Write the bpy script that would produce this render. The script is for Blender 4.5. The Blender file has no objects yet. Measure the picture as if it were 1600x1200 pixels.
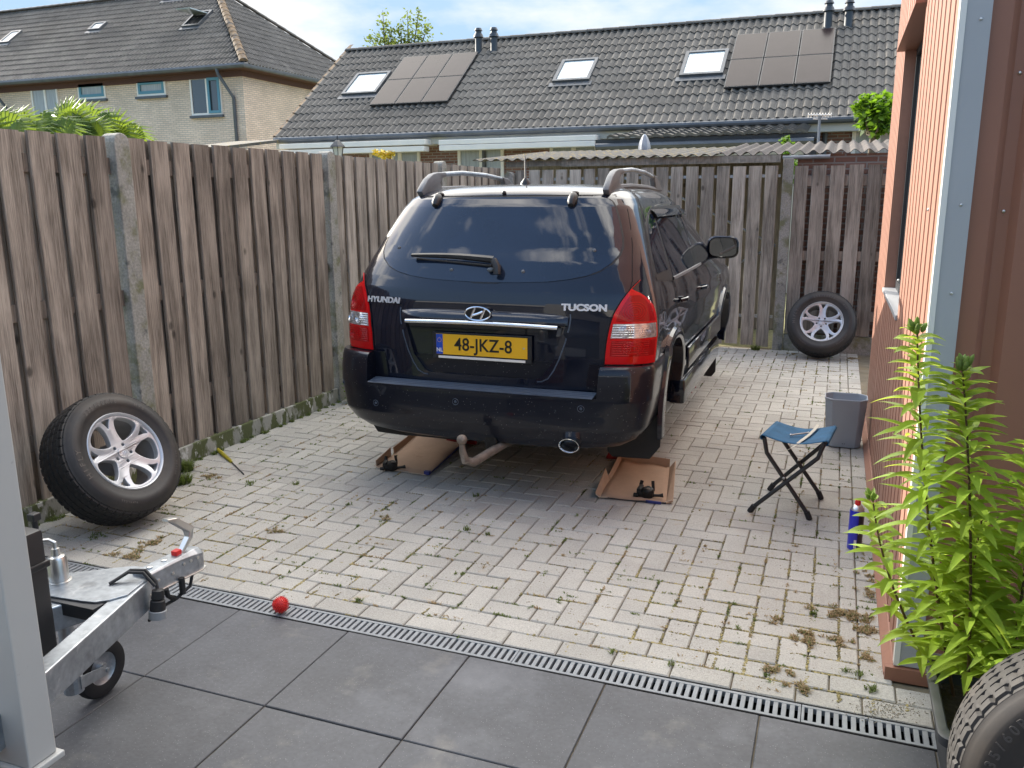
import bpy, bmesh, math, random
from mathutils import Vector, Matrix
R = math.radians
random.seed(7)
S = bpy.context.scene
COL = S.collection

# ------------------------------------------------------------------ camera
YAW, PITCH, ROLL, F, H = 0.36737, -0.218767, -0.0070549, 1307.645, 1.65
fwd = Vector((-math.sin(YAW)*math.cos(PITCH), math.cos(YAW)*math.cos(PITCH), math.sin(PITCH)))
rt = Vector((math.cos(YAW), math.sin(YAW), 0)); up = rt.cross(fwd)
r2 = rt*math.cos(ROLL) + up*math.sin(ROLL); u2 = up*math.cos(ROLL) - rt*math.sin(ROLL)
cd = bpy.data.cameras.new('camera'); cam = bpy.data.objects.new('camera', cd); COL.objects.link(cam)
m = Matrix((r2, u2, -fwd)).transposed().to_4x4(); m.translation = Vector((0, 0, H)); cam.matrix_world = m
cd.sensor_fit = 'HORIZONTAL'; cd.sensor_width = 36; cd.lens = F/1600*36; cd.clip_start = .05; cd.clip_end = 2000
S.camera = cam

def pl(px, py, ax, val):
    """point of a plane (axis ax = val) seen at that place of the photograph"""
    d = r2*((px-800)/F) - u2*((py-600)/F) + fwd
    o = Vector((0, 0, H)); t = (val-o[ax])/d[ax]
    return o + d*t

# ------------------------------------------------------------------ light and sky
SUN_DIR = Vector((-1.0, .47, .42)).normalized()       # towards the sun
el = math.asin(SUN_DIR.z); az = math.atan2(SUN_DIR.x, SUN_DIR.y)
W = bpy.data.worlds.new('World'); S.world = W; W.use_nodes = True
nt = W.node_tree; nt.nodes.clear()
def N(t, **k):
    n = nt.nodes.new(t)
    for a, b in k.items(): setattr(n, a, b)
    return n
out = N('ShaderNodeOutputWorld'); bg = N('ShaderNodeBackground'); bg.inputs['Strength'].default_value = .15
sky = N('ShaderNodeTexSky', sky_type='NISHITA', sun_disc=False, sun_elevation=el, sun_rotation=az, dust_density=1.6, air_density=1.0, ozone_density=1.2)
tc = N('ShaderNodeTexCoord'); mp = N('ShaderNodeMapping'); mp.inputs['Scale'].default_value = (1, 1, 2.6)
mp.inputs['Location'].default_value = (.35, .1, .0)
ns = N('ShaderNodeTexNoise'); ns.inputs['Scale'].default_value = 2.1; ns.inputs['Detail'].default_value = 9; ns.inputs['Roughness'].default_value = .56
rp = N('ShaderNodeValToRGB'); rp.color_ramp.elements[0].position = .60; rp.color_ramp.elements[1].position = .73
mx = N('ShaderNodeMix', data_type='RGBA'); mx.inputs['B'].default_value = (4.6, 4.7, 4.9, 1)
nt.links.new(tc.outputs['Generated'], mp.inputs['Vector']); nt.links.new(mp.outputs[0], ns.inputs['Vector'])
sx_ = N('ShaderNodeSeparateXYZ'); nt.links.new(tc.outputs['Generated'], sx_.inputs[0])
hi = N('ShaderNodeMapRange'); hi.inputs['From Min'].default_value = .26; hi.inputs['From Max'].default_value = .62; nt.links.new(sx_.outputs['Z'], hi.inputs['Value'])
# cloud added overhead and to the sides to light the yard, open blue behind the camera
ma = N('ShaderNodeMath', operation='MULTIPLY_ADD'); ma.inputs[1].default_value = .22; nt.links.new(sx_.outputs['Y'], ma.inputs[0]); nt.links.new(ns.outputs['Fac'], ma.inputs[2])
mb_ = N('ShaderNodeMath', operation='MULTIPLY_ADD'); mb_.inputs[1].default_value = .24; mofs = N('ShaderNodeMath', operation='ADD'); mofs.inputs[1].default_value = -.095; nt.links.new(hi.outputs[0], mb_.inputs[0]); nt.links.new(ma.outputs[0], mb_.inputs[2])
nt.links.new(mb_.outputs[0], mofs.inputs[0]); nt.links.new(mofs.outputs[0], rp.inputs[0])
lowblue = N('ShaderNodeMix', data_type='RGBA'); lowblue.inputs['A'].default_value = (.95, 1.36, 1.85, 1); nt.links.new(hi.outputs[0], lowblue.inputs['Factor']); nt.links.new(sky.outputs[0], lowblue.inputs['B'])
cl_ = N('ShaderNodeMix', data_type='RGBA'); cl_.inputs['A'].default_value = (2.0, 2.0, 2.02, 1); cl_.inputs['B'].default_value = (9.6, 9.2, 8.6, 1); nt.links.new(hi.outputs[0], cl_.inputs['Factor'])  # cloud colour raised high up, out of view, to light the yard
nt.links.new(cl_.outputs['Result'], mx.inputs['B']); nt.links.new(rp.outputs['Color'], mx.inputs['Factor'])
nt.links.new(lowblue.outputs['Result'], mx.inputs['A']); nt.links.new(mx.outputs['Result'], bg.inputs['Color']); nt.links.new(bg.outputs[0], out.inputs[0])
sl = bpy.data.lights.new('sun', 'SUN'); sun = bpy.data.objects.new('sun', sl); COL.objects.link(sun)
sl.energy = 2.5; sl.angle = R(.5); sl.color = (1, .93, .82)
sun.rotation_euler = SUN_DIR.to_track_quat('Z', 'Y').to_euler(); sun.location = (-10, 6, 12)
S.view_settings.view_transform = 'Standard'; S.view_settings.look = 'None'; S.view_settings.gamma = 1
S.view_settings.exposure = 1.92
S.render.resolution_x = 1024; S.render.resolution_y = 768
S.cycles.max_bounces = 8; S.cycles.transparent_max_bounces = 8

# ------------------------------------------------------------------ materials
def mat(name, col, rough=.6, metal=0, noise=None, bump=None, coat=0, spec=None, ior=None, rnd=None, specks=None, sheen=0, stain=None, trans=None, scale3=(1, 1, 1), island=0):
    """noise=(scale, amount) brightness variation; bump=(scale, strength, distance); rnd=amount of per-piece brightness; specks=(scale,colour,threshold); stain=(scale,colour,threshold,soft)"""
    M = bpy.data.materials.new(name); M.use_nodes = True; t = M.node_tree; b = t.nodes['Principled BSDF']
    L = t.links.new
    c0 = t.nodes.new('ShaderNodeRGB'); c0.outputs[0].default_value = (*col, 1); cur = c0.outputs[0]
    tcn = t.nodes.new('ShaderNodeTexCoord'); mpn = t.nodes.new('ShaderNodeMapping'); mpn.inputs['Scale'].default_value = scale3
    L(tcn.outputs['Object'], mpn.inputs['Vector']); vec = mpn.outputs[0]
    def mul(cur, fac):
        x = t.nodes.new('ShaderNodeMix'); x.data_type = 'RGBA'; x.blend_type = 'MULTIPLY'; x.inputs['Factor'].default_value = 1
        L(cur, x.inputs['A']); L(fac, x.inputs['B']); return x.outputs['Result']
    if noise:
        for (sc, am) in (noise if isinstance(noise[0], tuple) else (noise,)):
            n = t.nodes.new('ShaderNodeTexNoise'); n.inputs['Scale'].default_value = sc; n.inputs['Detail'].default_value = 5
            L(vec, n.inputs['Vector'])
            r = t.nodes.new('ShaderNodeMapRange'); r.inputs['From Min'].default_value = .25; r.inputs['From Max'].default_value = .75
            r.inputs['To Min'].default_value = 1-am; r.inputs['To Max'].default_value = 1+am
            L(n.outputs['Fac'], r.inputs['Value']); cur = mul(cur, r.outputs[0])
    if rnd:
        a = t.nodes.new('ShaderNodeAttribute'); a.attribute_name = 'rnd'
        r = t.nodes.new('ShaderNodeMapRange'); r.inputs['To Min'].default_value = 1-rnd; r.inputs['To Max'].default_value = 1+rnd
        L(a.outputs['Fac'], r.inputs['Value']); cur = mul(cur, r.outputs[0])
    for st in ([stain] if stain and not isinstance(stain, list) else (stain or [])):
        sc, scol, th, soft = st
        n = t.nodes.new('ShaderNodeTexNoise'); n.inputs['Scale'].default_value = sc; n.inputs['Detail'].default_value = 7; n.inputs['Roughness'].default_value = .62
        L(vec, n.inputs['Vector'])
        r = t.nodes.new('ShaderNodeMapRange'); r.inputs['From Min'].default_value = th; r.inputs['From Max'].default_value = th+soft
        L(n.outputs['Fac'], r.inputs['Value'])
        x = t.nodes.new('ShaderNodeMix'); x.data_type = 'RGBA'; x.inputs['B'].default_value = (*scol, 1)
        L(cur, x.inputs['A']); L(r.outputs[0], x.inputs['Factor']); cur = x.outputs['Result']
    if specks:
        sc, scol, th = specks
        v = t.nodes.new('ShaderNodeTexVoronoi'); v.inputs['Scale'].default_value = sc; L(tcn.outputs['Object'], v.inputs['Vector'])
        sep = t.nodes.new('ShaderNodeSeparateColor'); L(v.outputs['Color'], sep.inputs[0])
        r = t.nodes.new('ShaderNodeMath'); r.operation = 'GREATER_THAN'; r.inputs[1].default_value = th; L(sep.outputs[0], r.inputs[0])
        d = t.nodes.new('ShaderNodeMath'); d.operation = 'LESS_THAN'; d.inputs[1].default_value = .35; L(v.outputs['Distance'], d.inputs[0])
        mm = t.nodes.new('ShaderNodeMath'); mm.operation = 'MULTIPLY'; L(r.outputs[0], mm.inputs[0]); L(d.outputs[0], mm.inputs[1])
        x = t.nodes.new('ShaderNodeMix'); x.data_type = 'RGBA'; x.inputs['B'].default_value = (*scol, 1)
        L(cur, x.inputs['A']); L(mm.outputs[0], x.inputs['Factor']); cur = x.outputs['Result']
    L(cur, b.inputs['Base Color'])
    b.inputs['Roughness'].default_value = rough; b.inputs['Metallic'].default_value = metal
    if coat: b.inputs['Coat Weight'].default_value = coat; b.inputs['Coat Roughness'].default_value = .03
    if ior: b.inputs['IOR'].default_value = ior
    if spec is not None: b.inputs['Specular IOR Level'].default_value = spec
    if bump:
        n = t.nodes.new('ShaderNodeTexNoise'); n.inputs['Scale'].default_value = bump[0]; n.inputs['Detail'].default_value = 6
        L(vec, n.inputs['Vector']); bp = t.nodes.new('ShaderNodeBump'); bp.inputs['Strength'].default_value = bump[1]; bp.inputs['Distance'].default_value = bump[2]
        L(n.outputs['Fac'], bp.inputs['Height']); L(bp.outputs[0], b.inputs['Normal'])
    if trans:
        o = t.nodes['Material Output']; tr = t.nodes.new('ShaderNodeBsdfTranslucent'); tr.inputs[0].default_value = (*trans, 1)
        ad = t.nodes.new('ShaderNodeMixShader'); ad.inputs[0].default_value = .45
        L(b.outputs[0], ad.inputs[1]); L(tr.outputs[0], ad.inputs[2]); L(ad.outputs[0], o.inputs[0])
    return M

def wood_mat(name, c1, c2, zs=.09, green=0):
    M = bpy.data.materials.new(name); M.use_nodes = True; t = M.node_tree; b = t.nodes['Principled BSDF']; L = t.links.new
    tcn = t.nodes.new('ShaderNodeTexCoord'); at = t.nodes.new('ShaderNodeAttribute'); at.attribute_name = 'rnd'
    sc = t.nodes.new('ShaderNodeVectorMath'); sc.operation = 'MULTIPLY_ADD'; L(tcn.outputs['Object'], sc.inputs[0]); sc.inputs[1].default_value = (1, 1, 1)
    ofs = t.nodes.new('ShaderNodeVectorMath'); ofs.operation = 'SCALE'; ofs.inputs[0].default_value = (11, 13, 17); L(at.outputs['Fac'], ofs.inputs['Scale'])
    L(ofs.outputs[0], sc.inputs[2])
    # growth-ring figure: rings stretched along the board
    mp = t.nodes.new('ShaderNodeMapping'); mp.inputs['Scale'].default_value = (1, 1, zs); L(sc.outputs[0], mp.inputs['Vector'])
    n0 = t.nodes.new('ShaderNodeTexNoise'); n0.inputs['Scale'].default_value = 7; n0.inputs['Detail'].default_value = 2; L(mp.outputs[0], n0.inputs['Vector'])
    ml = t.nodes.new('ShaderNodeMath'); ml.operation = 'MULTIPLY'; ml.inputs[1].default_value = 26; L(n0.outputs['Fac'], ml.inputs[0])
    sn = t.nodes.new('ShaderNodeMath'); sn.operation = 'SINE'; L(ml.outputs[0], sn.inputs[0])
    n1 = t.nodes.new('ShaderNodeTexNoise'); n1.inputs['Scale'].default_value = 170; n1.inputs['Detail'].default_value = 6; n1.inputs['Roughness'].default_value = .65
    mp1 = t.nodes.new('ShaderNodeMapping'); mp1.inputs['Scale'].default_value = (1, 1, .035); L(sc.outputs[0], mp1.inputs['Vector']); L(mp1.outputs[0], n1.inputs['Vector'])
    n2 = t.nodes.new('ShaderNodeTexNoise'); n2.inputs['Scale'].default_value = 2.2; n2.inputs['Detail'].default_value = 4; L(sc.outputs[0], n2.inputs['Vector'])
    a1 = t.nodes.new('ShaderNodeMath'); a1.operation = 'MULTIPLY_ADD'; a1.inputs[1].default_value = .085; L(sn.outputs[0], a1.inputs[0]); L(n1.outputs['Fac'], a1.inputs[2])
    a2 = t.nodes.new('ShaderNodeMath'); a2.operation = 'MULTIPLY_ADD'; a2.inputs[1].default_value = .55; L(n2.outputs['Fac'], a2.inputs[0]); L(a1.outputs[0], a2.inputs[2])
    rp = t.nodes.new('ShaderNodeMapRange'); rp.inputs['From Min'].default_value = .56; rp.inputs['From Max'].default_value = .98; L(a2.outputs[0], rp.inputs['Value'])
    mixc = t.nodes.new('ShaderNodeMix'); mixc.data_type = 'RGBA'; mixc.inputs['A'].default_value = (*c1, 1); mixc.inputs['B'].default_value = (*c2, 1); L(rp.outputs[0], mixc.inputs['Factor'])
    # knots
    mk = t.nodes.new('ShaderNodeMapping'); mk.inputs['Scale'].default_value = (1, 1, .62); L(sc.outputs[0], mk.inputs['Vector'])
    vo = t.nodes.new('ShaderNodeTexVoronoi'); vo.inputs['Scale'].default_value = 4.5; L(mk.outputs[0], vo.inputs['Vector'])
    kr = t.nodes.new('ShaderNodeMapRange'); kr.inputs['From Min'].default_value = .05; kr.inputs['From Max'].default_value = .10; kr.inputs['To Min'].default_value = .38; kr.inputs['To Max'].default_value = 1
    L(vo.outputs['Distance'], kr.inputs['Value'])
    vr = t.nodes.new('ShaderNodeMapRange'); vr.inputs['To Min'].default_value = .74; vr.inputs['To Max'].default_value = 1.28; L(at.outputs['Fac'], vr.inputs['Value'])
    mm = t.nodes.new('ShaderNodeMath'); mm.operation = 'MULTIPLY'; L(kr.outputs[0], mm.inputs[0]); L(vr.outputs[0], mm.inputs[1])
    mu = t.nodes.new('ShaderNodeMix'); mu.data_type = 'RGBA'; mu.blend_type = 'MULTIPLY'; mu.inputs['Factor'].default_value = 1
    L(mixc.outputs['Result'], mu.inputs['A']); L(mm.outputs[0], mu.inputs['B']); L(mu.outputs['Result'], b.inputs['Base Color'])
    b.inputs['Roughness'].default_value = .85; b.inputs['Specular IOR Level'].default_value = .25
    bp = t.nodes.new('ShaderNodeBump'); bp.inputs['Strength'].default_value = .6; bp.inputs['Distance'].default_value = .003; L(a1.outputs[0], bp.inputs['Height']); L(bp.outputs[0], b.inputs['Normal'])
    return M

def brick_mat(name, c1, c2, cm, w=.21, h=.06, mort=.01, vert='XZ'):
    M = bpy.data.materials.new(name); M.use_nodes = True; t = M.node_tree; b = t.nodes['Principled BSDF']; L = t.links.new
    tcn = t.nodes.new('ShaderNodeTexCoord'); sp = t.nodes.new('ShaderNodeSeparateXYZ'); cb = t.nodes.new('ShaderNodeCombineXYZ')
    L(tcn.outputs['Object'], sp.inputs[0])
    ad = t.nodes.new('ShaderNodeMath'); L(sp.outputs['X'], ad.inputs[0]); L(sp.outputs['Y'], ad.inputs[1])
    L(ad.outputs[0], cb.inputs['X']); L(sp.outputs['Z'], cb.inputs['Y'])
    br = t.nodes.new('ShaderNodeTexBrick'); L(cb.outputs[0], br.inputs['Vector']); br.inputs['Scale'].default_value = 1
    br.inputs['Brick Width'].default_value = w; br.inputs['Row Height'].default_value = h; br.inputs['Mortar Size'].default_value = mort; br.inputs['Mortar Smooth'].default_value = .3
    br.inputs['Color1'].default_value = (*c1, 1); br.inputs['Color2'].default_value = (*c2, 1); br.inputs['Mortar'].default_value = (*cm, 1)
    n = t.nodes.new('ShaderNodeTexNoise'); n.inputs['Scale'].default_value = 1.3; n.inputs['Detail'].default_value = 6
    L(tcn.outputs['Object'], n.inputs['Vector'])
    r = t.nodes.new('ShaderNodeMapRange'); r.inputs['To Min'].default_value = .75; r.inputs['To Max'].default_value = 1.25; L(n.outputs['Fac'], r.inputs['Value'])
    mu = t.nodes.new('ShaderNodeMix'); mu.data_type = 'RGBA'; mu.blend_type = 'MULTIPLY'; mu.inputs['Factor'].default_value = 1
    L(br.outputs['Color'], mu.inputs['A']); L(r.outputs[0], mu.inputs['B']); L(mu.outputs['Result'], b.inputs['Base Color'])
    bp = t.nodes.new('ShaderNodeBump'); bp.inputs['Distance'].default_value = .006; bp.invert = True; L(br.outputs['Fac'], bp.inputs['Height']); L(bp.outputs[0], b.inputs['Normal'])
    b.inputs['Roughness'].default_value = .9
    return M

MT = dict(
 paver=mat('paver', (.40, .38, .335), .9, noise=((3, .10), (160, .22)), rnd=.095, specks=(420, (.14, .13, .12), .80), bump=(220, .5, .002), stain=[(1.6, (.33, .30, .265), .56, .16), (7, (.40, .34, .26), .63, .1)]),
 paver_dark=mat('paver_dark', (.2, .19, .18), .9),
 sand=mat('joint_sand', (.15, .125, .085), .95, noise=(9, .35), stain=[(2.3, (.17, .13, .075), .52, .1), (3.1, (.075, .10, .03), .60, .05)], bump=(90, .6, .004)),
 slab=mat('dark_slab', (.070, .073, .080), .55, noise=((2.5, .22), (9, .14), (60, .16)), rnd=.10, specks=(260, (.19, .19, .19), .955), bump=(60, .35, .003), stain=[(4.2, (.185, .175, .155), .58, .24), (1.5, (.16, .165, .175), .54, .2), (2.6, (.17, .17, .09), .66, .08)]),
 soil=mat('soil', (.035, .026, .02), .95, noise=(30, .4), bump=(60, 1, .01)),
 grass=mat('lawn', (.06, .08, .03), .9, noise=(4, .3)),
 galv=mat('galvanised_steel', (.36, .39, .42), .40, .8, noise=((9, .28), (55, .18)), stain=[(16, (.50, .52, .54), .58, .08), (7, (.22, .235, .25), .60, .1)], bump=(30, .12, .002), scale3=(1, 1, 1)),
 zinc=mat('bright_zinc', (.62, .62, .60), .3, .9, noise=(14, .12)),
 grate=mat('drain_grating', (.25, .265, .275), .6, .2, noise=(25, .15)),
 rubber=mat('tyre_rubber', (.011, .011, .011), .62, noise=((6, .3),), stain=(4.0, (.035, .029, .024), .54, .2), bump=(120, .2, .001)),
 rubber_side=mat('tyre_sidewall', (.022, .020, .019), .6, noise=((5, .3), (60, .15)), stain=(3.2, (.050, .040, .032), .5, .22), bump=(200, .15, .0006)),
 tyre_text=mat('tyre_lettering', (.075, .066, .058), .6),
 rubber_near=mat('tyre_worn_tread', (.034, .031, .029), .7, noise=((6, .3), (60, .15)), stain=(5.0, (.085, .068, .054), .54, .2), bump=(120, .25, .001)),
 alloy=mat('alloy', (.50, .51, .53), .36, .5, noise=(5, .07), stain=(6, (.35, .34, .33), .66, .1)),
 alloy_dark=mat('alloy_barrel', (.30, .30, .31), .5, .6, noise=(9, .2)),
 black_plastic=mat('black_plastic', (.016, .017, .019), .45, noise=(20, .2)),
 black_rubber=mat('black_rubber', (.012, .012, .013), .6),
 grey_plastic=mat('grey_plastic', (.13, .14, .15), .5, noise=(20, .12)),
 dark=mat('dark_void', (.004, .004, .004), .9),
 paint=mat('car_paint', (.0035, .0065, .0170), .25, .0, coat=.95, noise=(2, .2), ior=1.25),  # navy base, with extra blue standing in for sky reflection
 paint_dirty=mat('car_bumper_paint', (.0038, .0058, .0125), .30, coat=.5, ior=1.3, stain=[(38, (.075, .08, .085), .66, .12), (3.5, (.010, .012, .016), .54, .25)], specks=(150, (.10, .10, .10), .965)),
 pad=mat('bumper_pad', (.055, .075, .105), .42, noise=(40, .3), scale3=(.4, 4, 1)),  # lighter blue puts the highlight of the bumper ledge into the colour
 glass_dark=mat('car_glass', (.010, .018, .036), .03, ior=1.62, noise=(3, .2)),  # dark tint, its extra blue stands in for the reflected sky
 mirror=mat('mirror_glass', (.30, .31, .32), .03, 1),
 badge=mat('badge_metal', (.62, .62, .62), .35, .3),
 chrome=mat('chrome', (.75, .76, .78), .12, 1),
 red=mat('red_lens', (.58, .003, .006), .12, ior=1.35, coat=.25),
 reddark=mat('red_lens_dark', (.34, .001, .003), .15, ior=1.3, coat=.25),
 clearlens=mat('clear_lens', (.45, .44, .45), .12, .5, noise=(60, .5), coat=1),
 yellow=mat('number_plate_yellow', (.86, .46, .012), .45, noise=(8, .05)),
 blue=mat('number_plate_blue', (.012, .07, .45), .4),
 black=mat('black_paint', (.006, .006, .006), .5),
 white=mat('white_paint', (.84, .79, .71), .5, noise=(3, .05)),
 cream=mat('cream_paint', (.52, .50, .44), .6, noise=(2, .06)),
 concrete=mat('weathered_concrete', (.27, .26, .23), .9, noise=((4, .25), (70, .3)), stain=[(7, (.15, .15, .085), .50, .14), (60, (.30, .27, .15), .62, .05), (9, (.12, .12, .11), .60, .08)], bump=(90, .6, .003)),
 plinth=mat('mossy_concrete', (.30, .29, .25), .9, noise=((6, .25),), stain=[(9, (.085, .095, .035), .47, .06), (15, (.52, .51, .47), .60, .03), (5, (.05, .05, .035), .62, .05)], bump=(70, .7, .004), scale3=(1, 1, .5)),
 wood=wood_mat('fence_wood_brown', (.105, .085, .068), (.335, .28, .228)),
 wood_grey=wood_mat('fence_wood_grey', (.125, .108, .088), (.36, .315, .265)),
 wood_gate=wood_mat('gate_wood_grey', (.15, .135, .112), (.46, .42, .35)),
 beam=wood_mat('beam_wood', (.15, .14, .12), (.34, .32, .27), zs=1),
 tile=mat('roof_tile', (.128, .117, .102), .7, spec=.22, noise=((.7, .2), (16, .18)), rnd=.12, stain=[(2.5, (.19, .175, .15), .56, .2)]),
 tile_left=mat('roof_tile_weathered', (.125, .113, .098), .7, spec=.25, noise=((.6, .2), (14, .2)), rnd=.12, stain=[(2.0, (.19, .17, .145), .55, .2)]),
 ridge_moss=mat('mossy_ridge_tile', (.20, .13, .07), .9, noise=(8, .5), stain=(6, (.10, .09, .08), .52, .1)),
 cbrick=brick_mat('cream_brick', (.82, .655, .51), (.70, .55, .42), (.50, .42, .34)),
 rbrick=brick_mat('red_brick', (.20, .095, .07), (.27, .14, .10), (.33, .29, .26)),
 rbrick2=brick_mat('brown_brick', (.17, .085, .058), (.22, .12, .085), (.25, .22, .19), h=.062),
 lead=mat('zinc_gutter', (.115, .122, .13), .5, .4, noise=(4, .2)),
 pipe=mat('dark_vent', (.04, .05, .06), .5),
 solar=mat('solar_cell', (.032, .022, .022), .2, spec=.12, noise=(3, .15)),
 frame_dark=mat('dark_frame', (.03, .032, .036), .45),
 skyglass=mat('roof_glass', (.50, .56, .56), .12, ior=1.6, noise=(1.2, .06)),
 glass_house=mat('window_glass', (.05, .06, .065), .05, ior=1.9),
 curtain=mat('window_curtain', (.34, .35, .34), .3, coat=.7, noise=(7, .25), scale3=(6, 6, .3)),
 tealframe=mat('teal_frame', (.10, .26, .33), .5), brownfascia=mat('brown_fascia', (.10, .045, .03), .7),
 clad=mat('terracotta_cladding', (.35, .175, .120), .55, noise=((2.5, .08), (35, .05)), stain=(7, (.44, .26, .20), .66, .1)),
 clad_dark=mat('brown_cladding', (.27, .118, .074), .5, noise=((3, .06),)),
 trim=mat('grey_trim', (.37, .375, .38), .5, noise=(3, .05)), trim_edge=mat('sunlit_trim_edge', (.72, .70, .64), .5),
 pillar=mat('grey_door_post', (.44, .44, .42), .5, noise=(4, .04), stain=(20, (.28, .27, .26), .68, .04)),
 cardboard=mat('cardboard', (.40, .265, .175), .85, noise=((3, .1), (30, .05)), stain=(5, (.26, .14, .08), .64, .1)),
 cardprint=mat('blue_print', (.02, .03, .16), .5), cardedge=mat('card_edge', (.55, .43, .32), .9),
 greasy=mat('greasy_iron', (.012, .011, .010), .5, .3, noise=(60, .6), stain=(30, (.05, .03, .02), .6, .1), bump=(90, .8, .004)),
 rust=mat('rusty_steel', (.19, .155, .125), .6, .4, noise=(20, .4), stain=(14, (.30, .26, .22), .52, .1)),
 canvas=mat('blue_canvas', (.025, .115, .22), .85, noise=((12, .2), (200, .15)), bump=(300, .5, .001)),
 stool_metal=mat('stool_tube', (.014, .015, .018), .35, noise=(20, .2), coat=.3),
 strap=mat('cream_strap', (.62, .58, .47), .8), binpl=mat('grey_bin_plastic', (.36, .40, .45), .55, noise=((4, .07),)),
 canblue=mat('spray_can_blue', (.012, .02, .42), .3, coat=.5), canblack=mat('spray_can_navy', (.006, .009, .03), .3, coat=.5),
 redcap=mat('red_plastic', (.62, .02, .018), .4), ballred=mat('red_ball_rubber', (.62, .022, .018), .45),
 redpaint=mat('red_jack_paint', (.30, .015, .012), .45, noise=(15, .3)),
 leaf=mat('lily_leaf', (.21, .31, .04), .38, noise=((5, .25),), rnd=.45, trans=(.62, .74, .08)),
 bud=mat('lily_bud', (.22, .30, .07), .5, noise=(20, .3), trans=(.3, .42, .06)),
 stem=mat('lily_stem', (.09, .05, .025), .6), leaf2=mat('shrub_leaf', (.075, .15, .02), .5, rnd=.35, trans=(.22, .40, .02)),
 palm=mat('palm_leaf', (.085, .15, .03), .5, rnd=.35, trans=(.24, .33, .03)), treeleaf=mat('tree_leaf', (.085, .12, .03), .6, rnd=.4, trans=(.2, .26, .05)),
 weed=mat('weed_green', (.15, .19, .05), .7, rnd=.4, trans=(.14, .2, .03)), dryweed=mat('weed_dry', (.44, .33, .18), .8, rnd=.35, trans=(.3, .2, .08)),
 gritsand=mat('sandy_grit', (.36, .32, .25), .95),
 greyrender=mat('grey_render', (.11, .11, .11), .9, noise=(3, .2)),
 planter=mat('planter_plastic', (.035, .038, .042), .5, noise=(20, .15)),
 moss=mat('joint_moss', (.24, .20, .085), .95, noise=(30, .4), rnd=.45),
 bark=mat('bark', (.13, .10, .07), .9, noise=(20, .3)), flower=mat('yellow_flower', (.62, .48, .04), .7, rnd=.2),
 corr=mat('corrugated_sheet', (.095, .088, .075), .85, noise=(5, .3), stain=[(14, (.26, .18, .035), .57, .04), (6, (.10, .09, .085), .55, .1)]),
 corr_dark=mat('dark_corrugated_sheet', (.07, .06, .055), .85, noise=(8, .4), stain=(10, (.15, .11, .09), .58, .06)),
 parasol=mat('parasol_cover', (.36, .37, .39), .7, noise=(12, .2)), lampglass=mat('lamp_glass', (.55, .55, .5), .3),
 tool_yellow=mat('yellow_handle', (.38, .31, .02), .5, noise=(60, .5)),
 litground=mat('sunlit_strip', (.26, .25, .12), .9, noise=(30, .3)),  # yellow tone stands in for sunlight on the ground behind the gate
)

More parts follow.
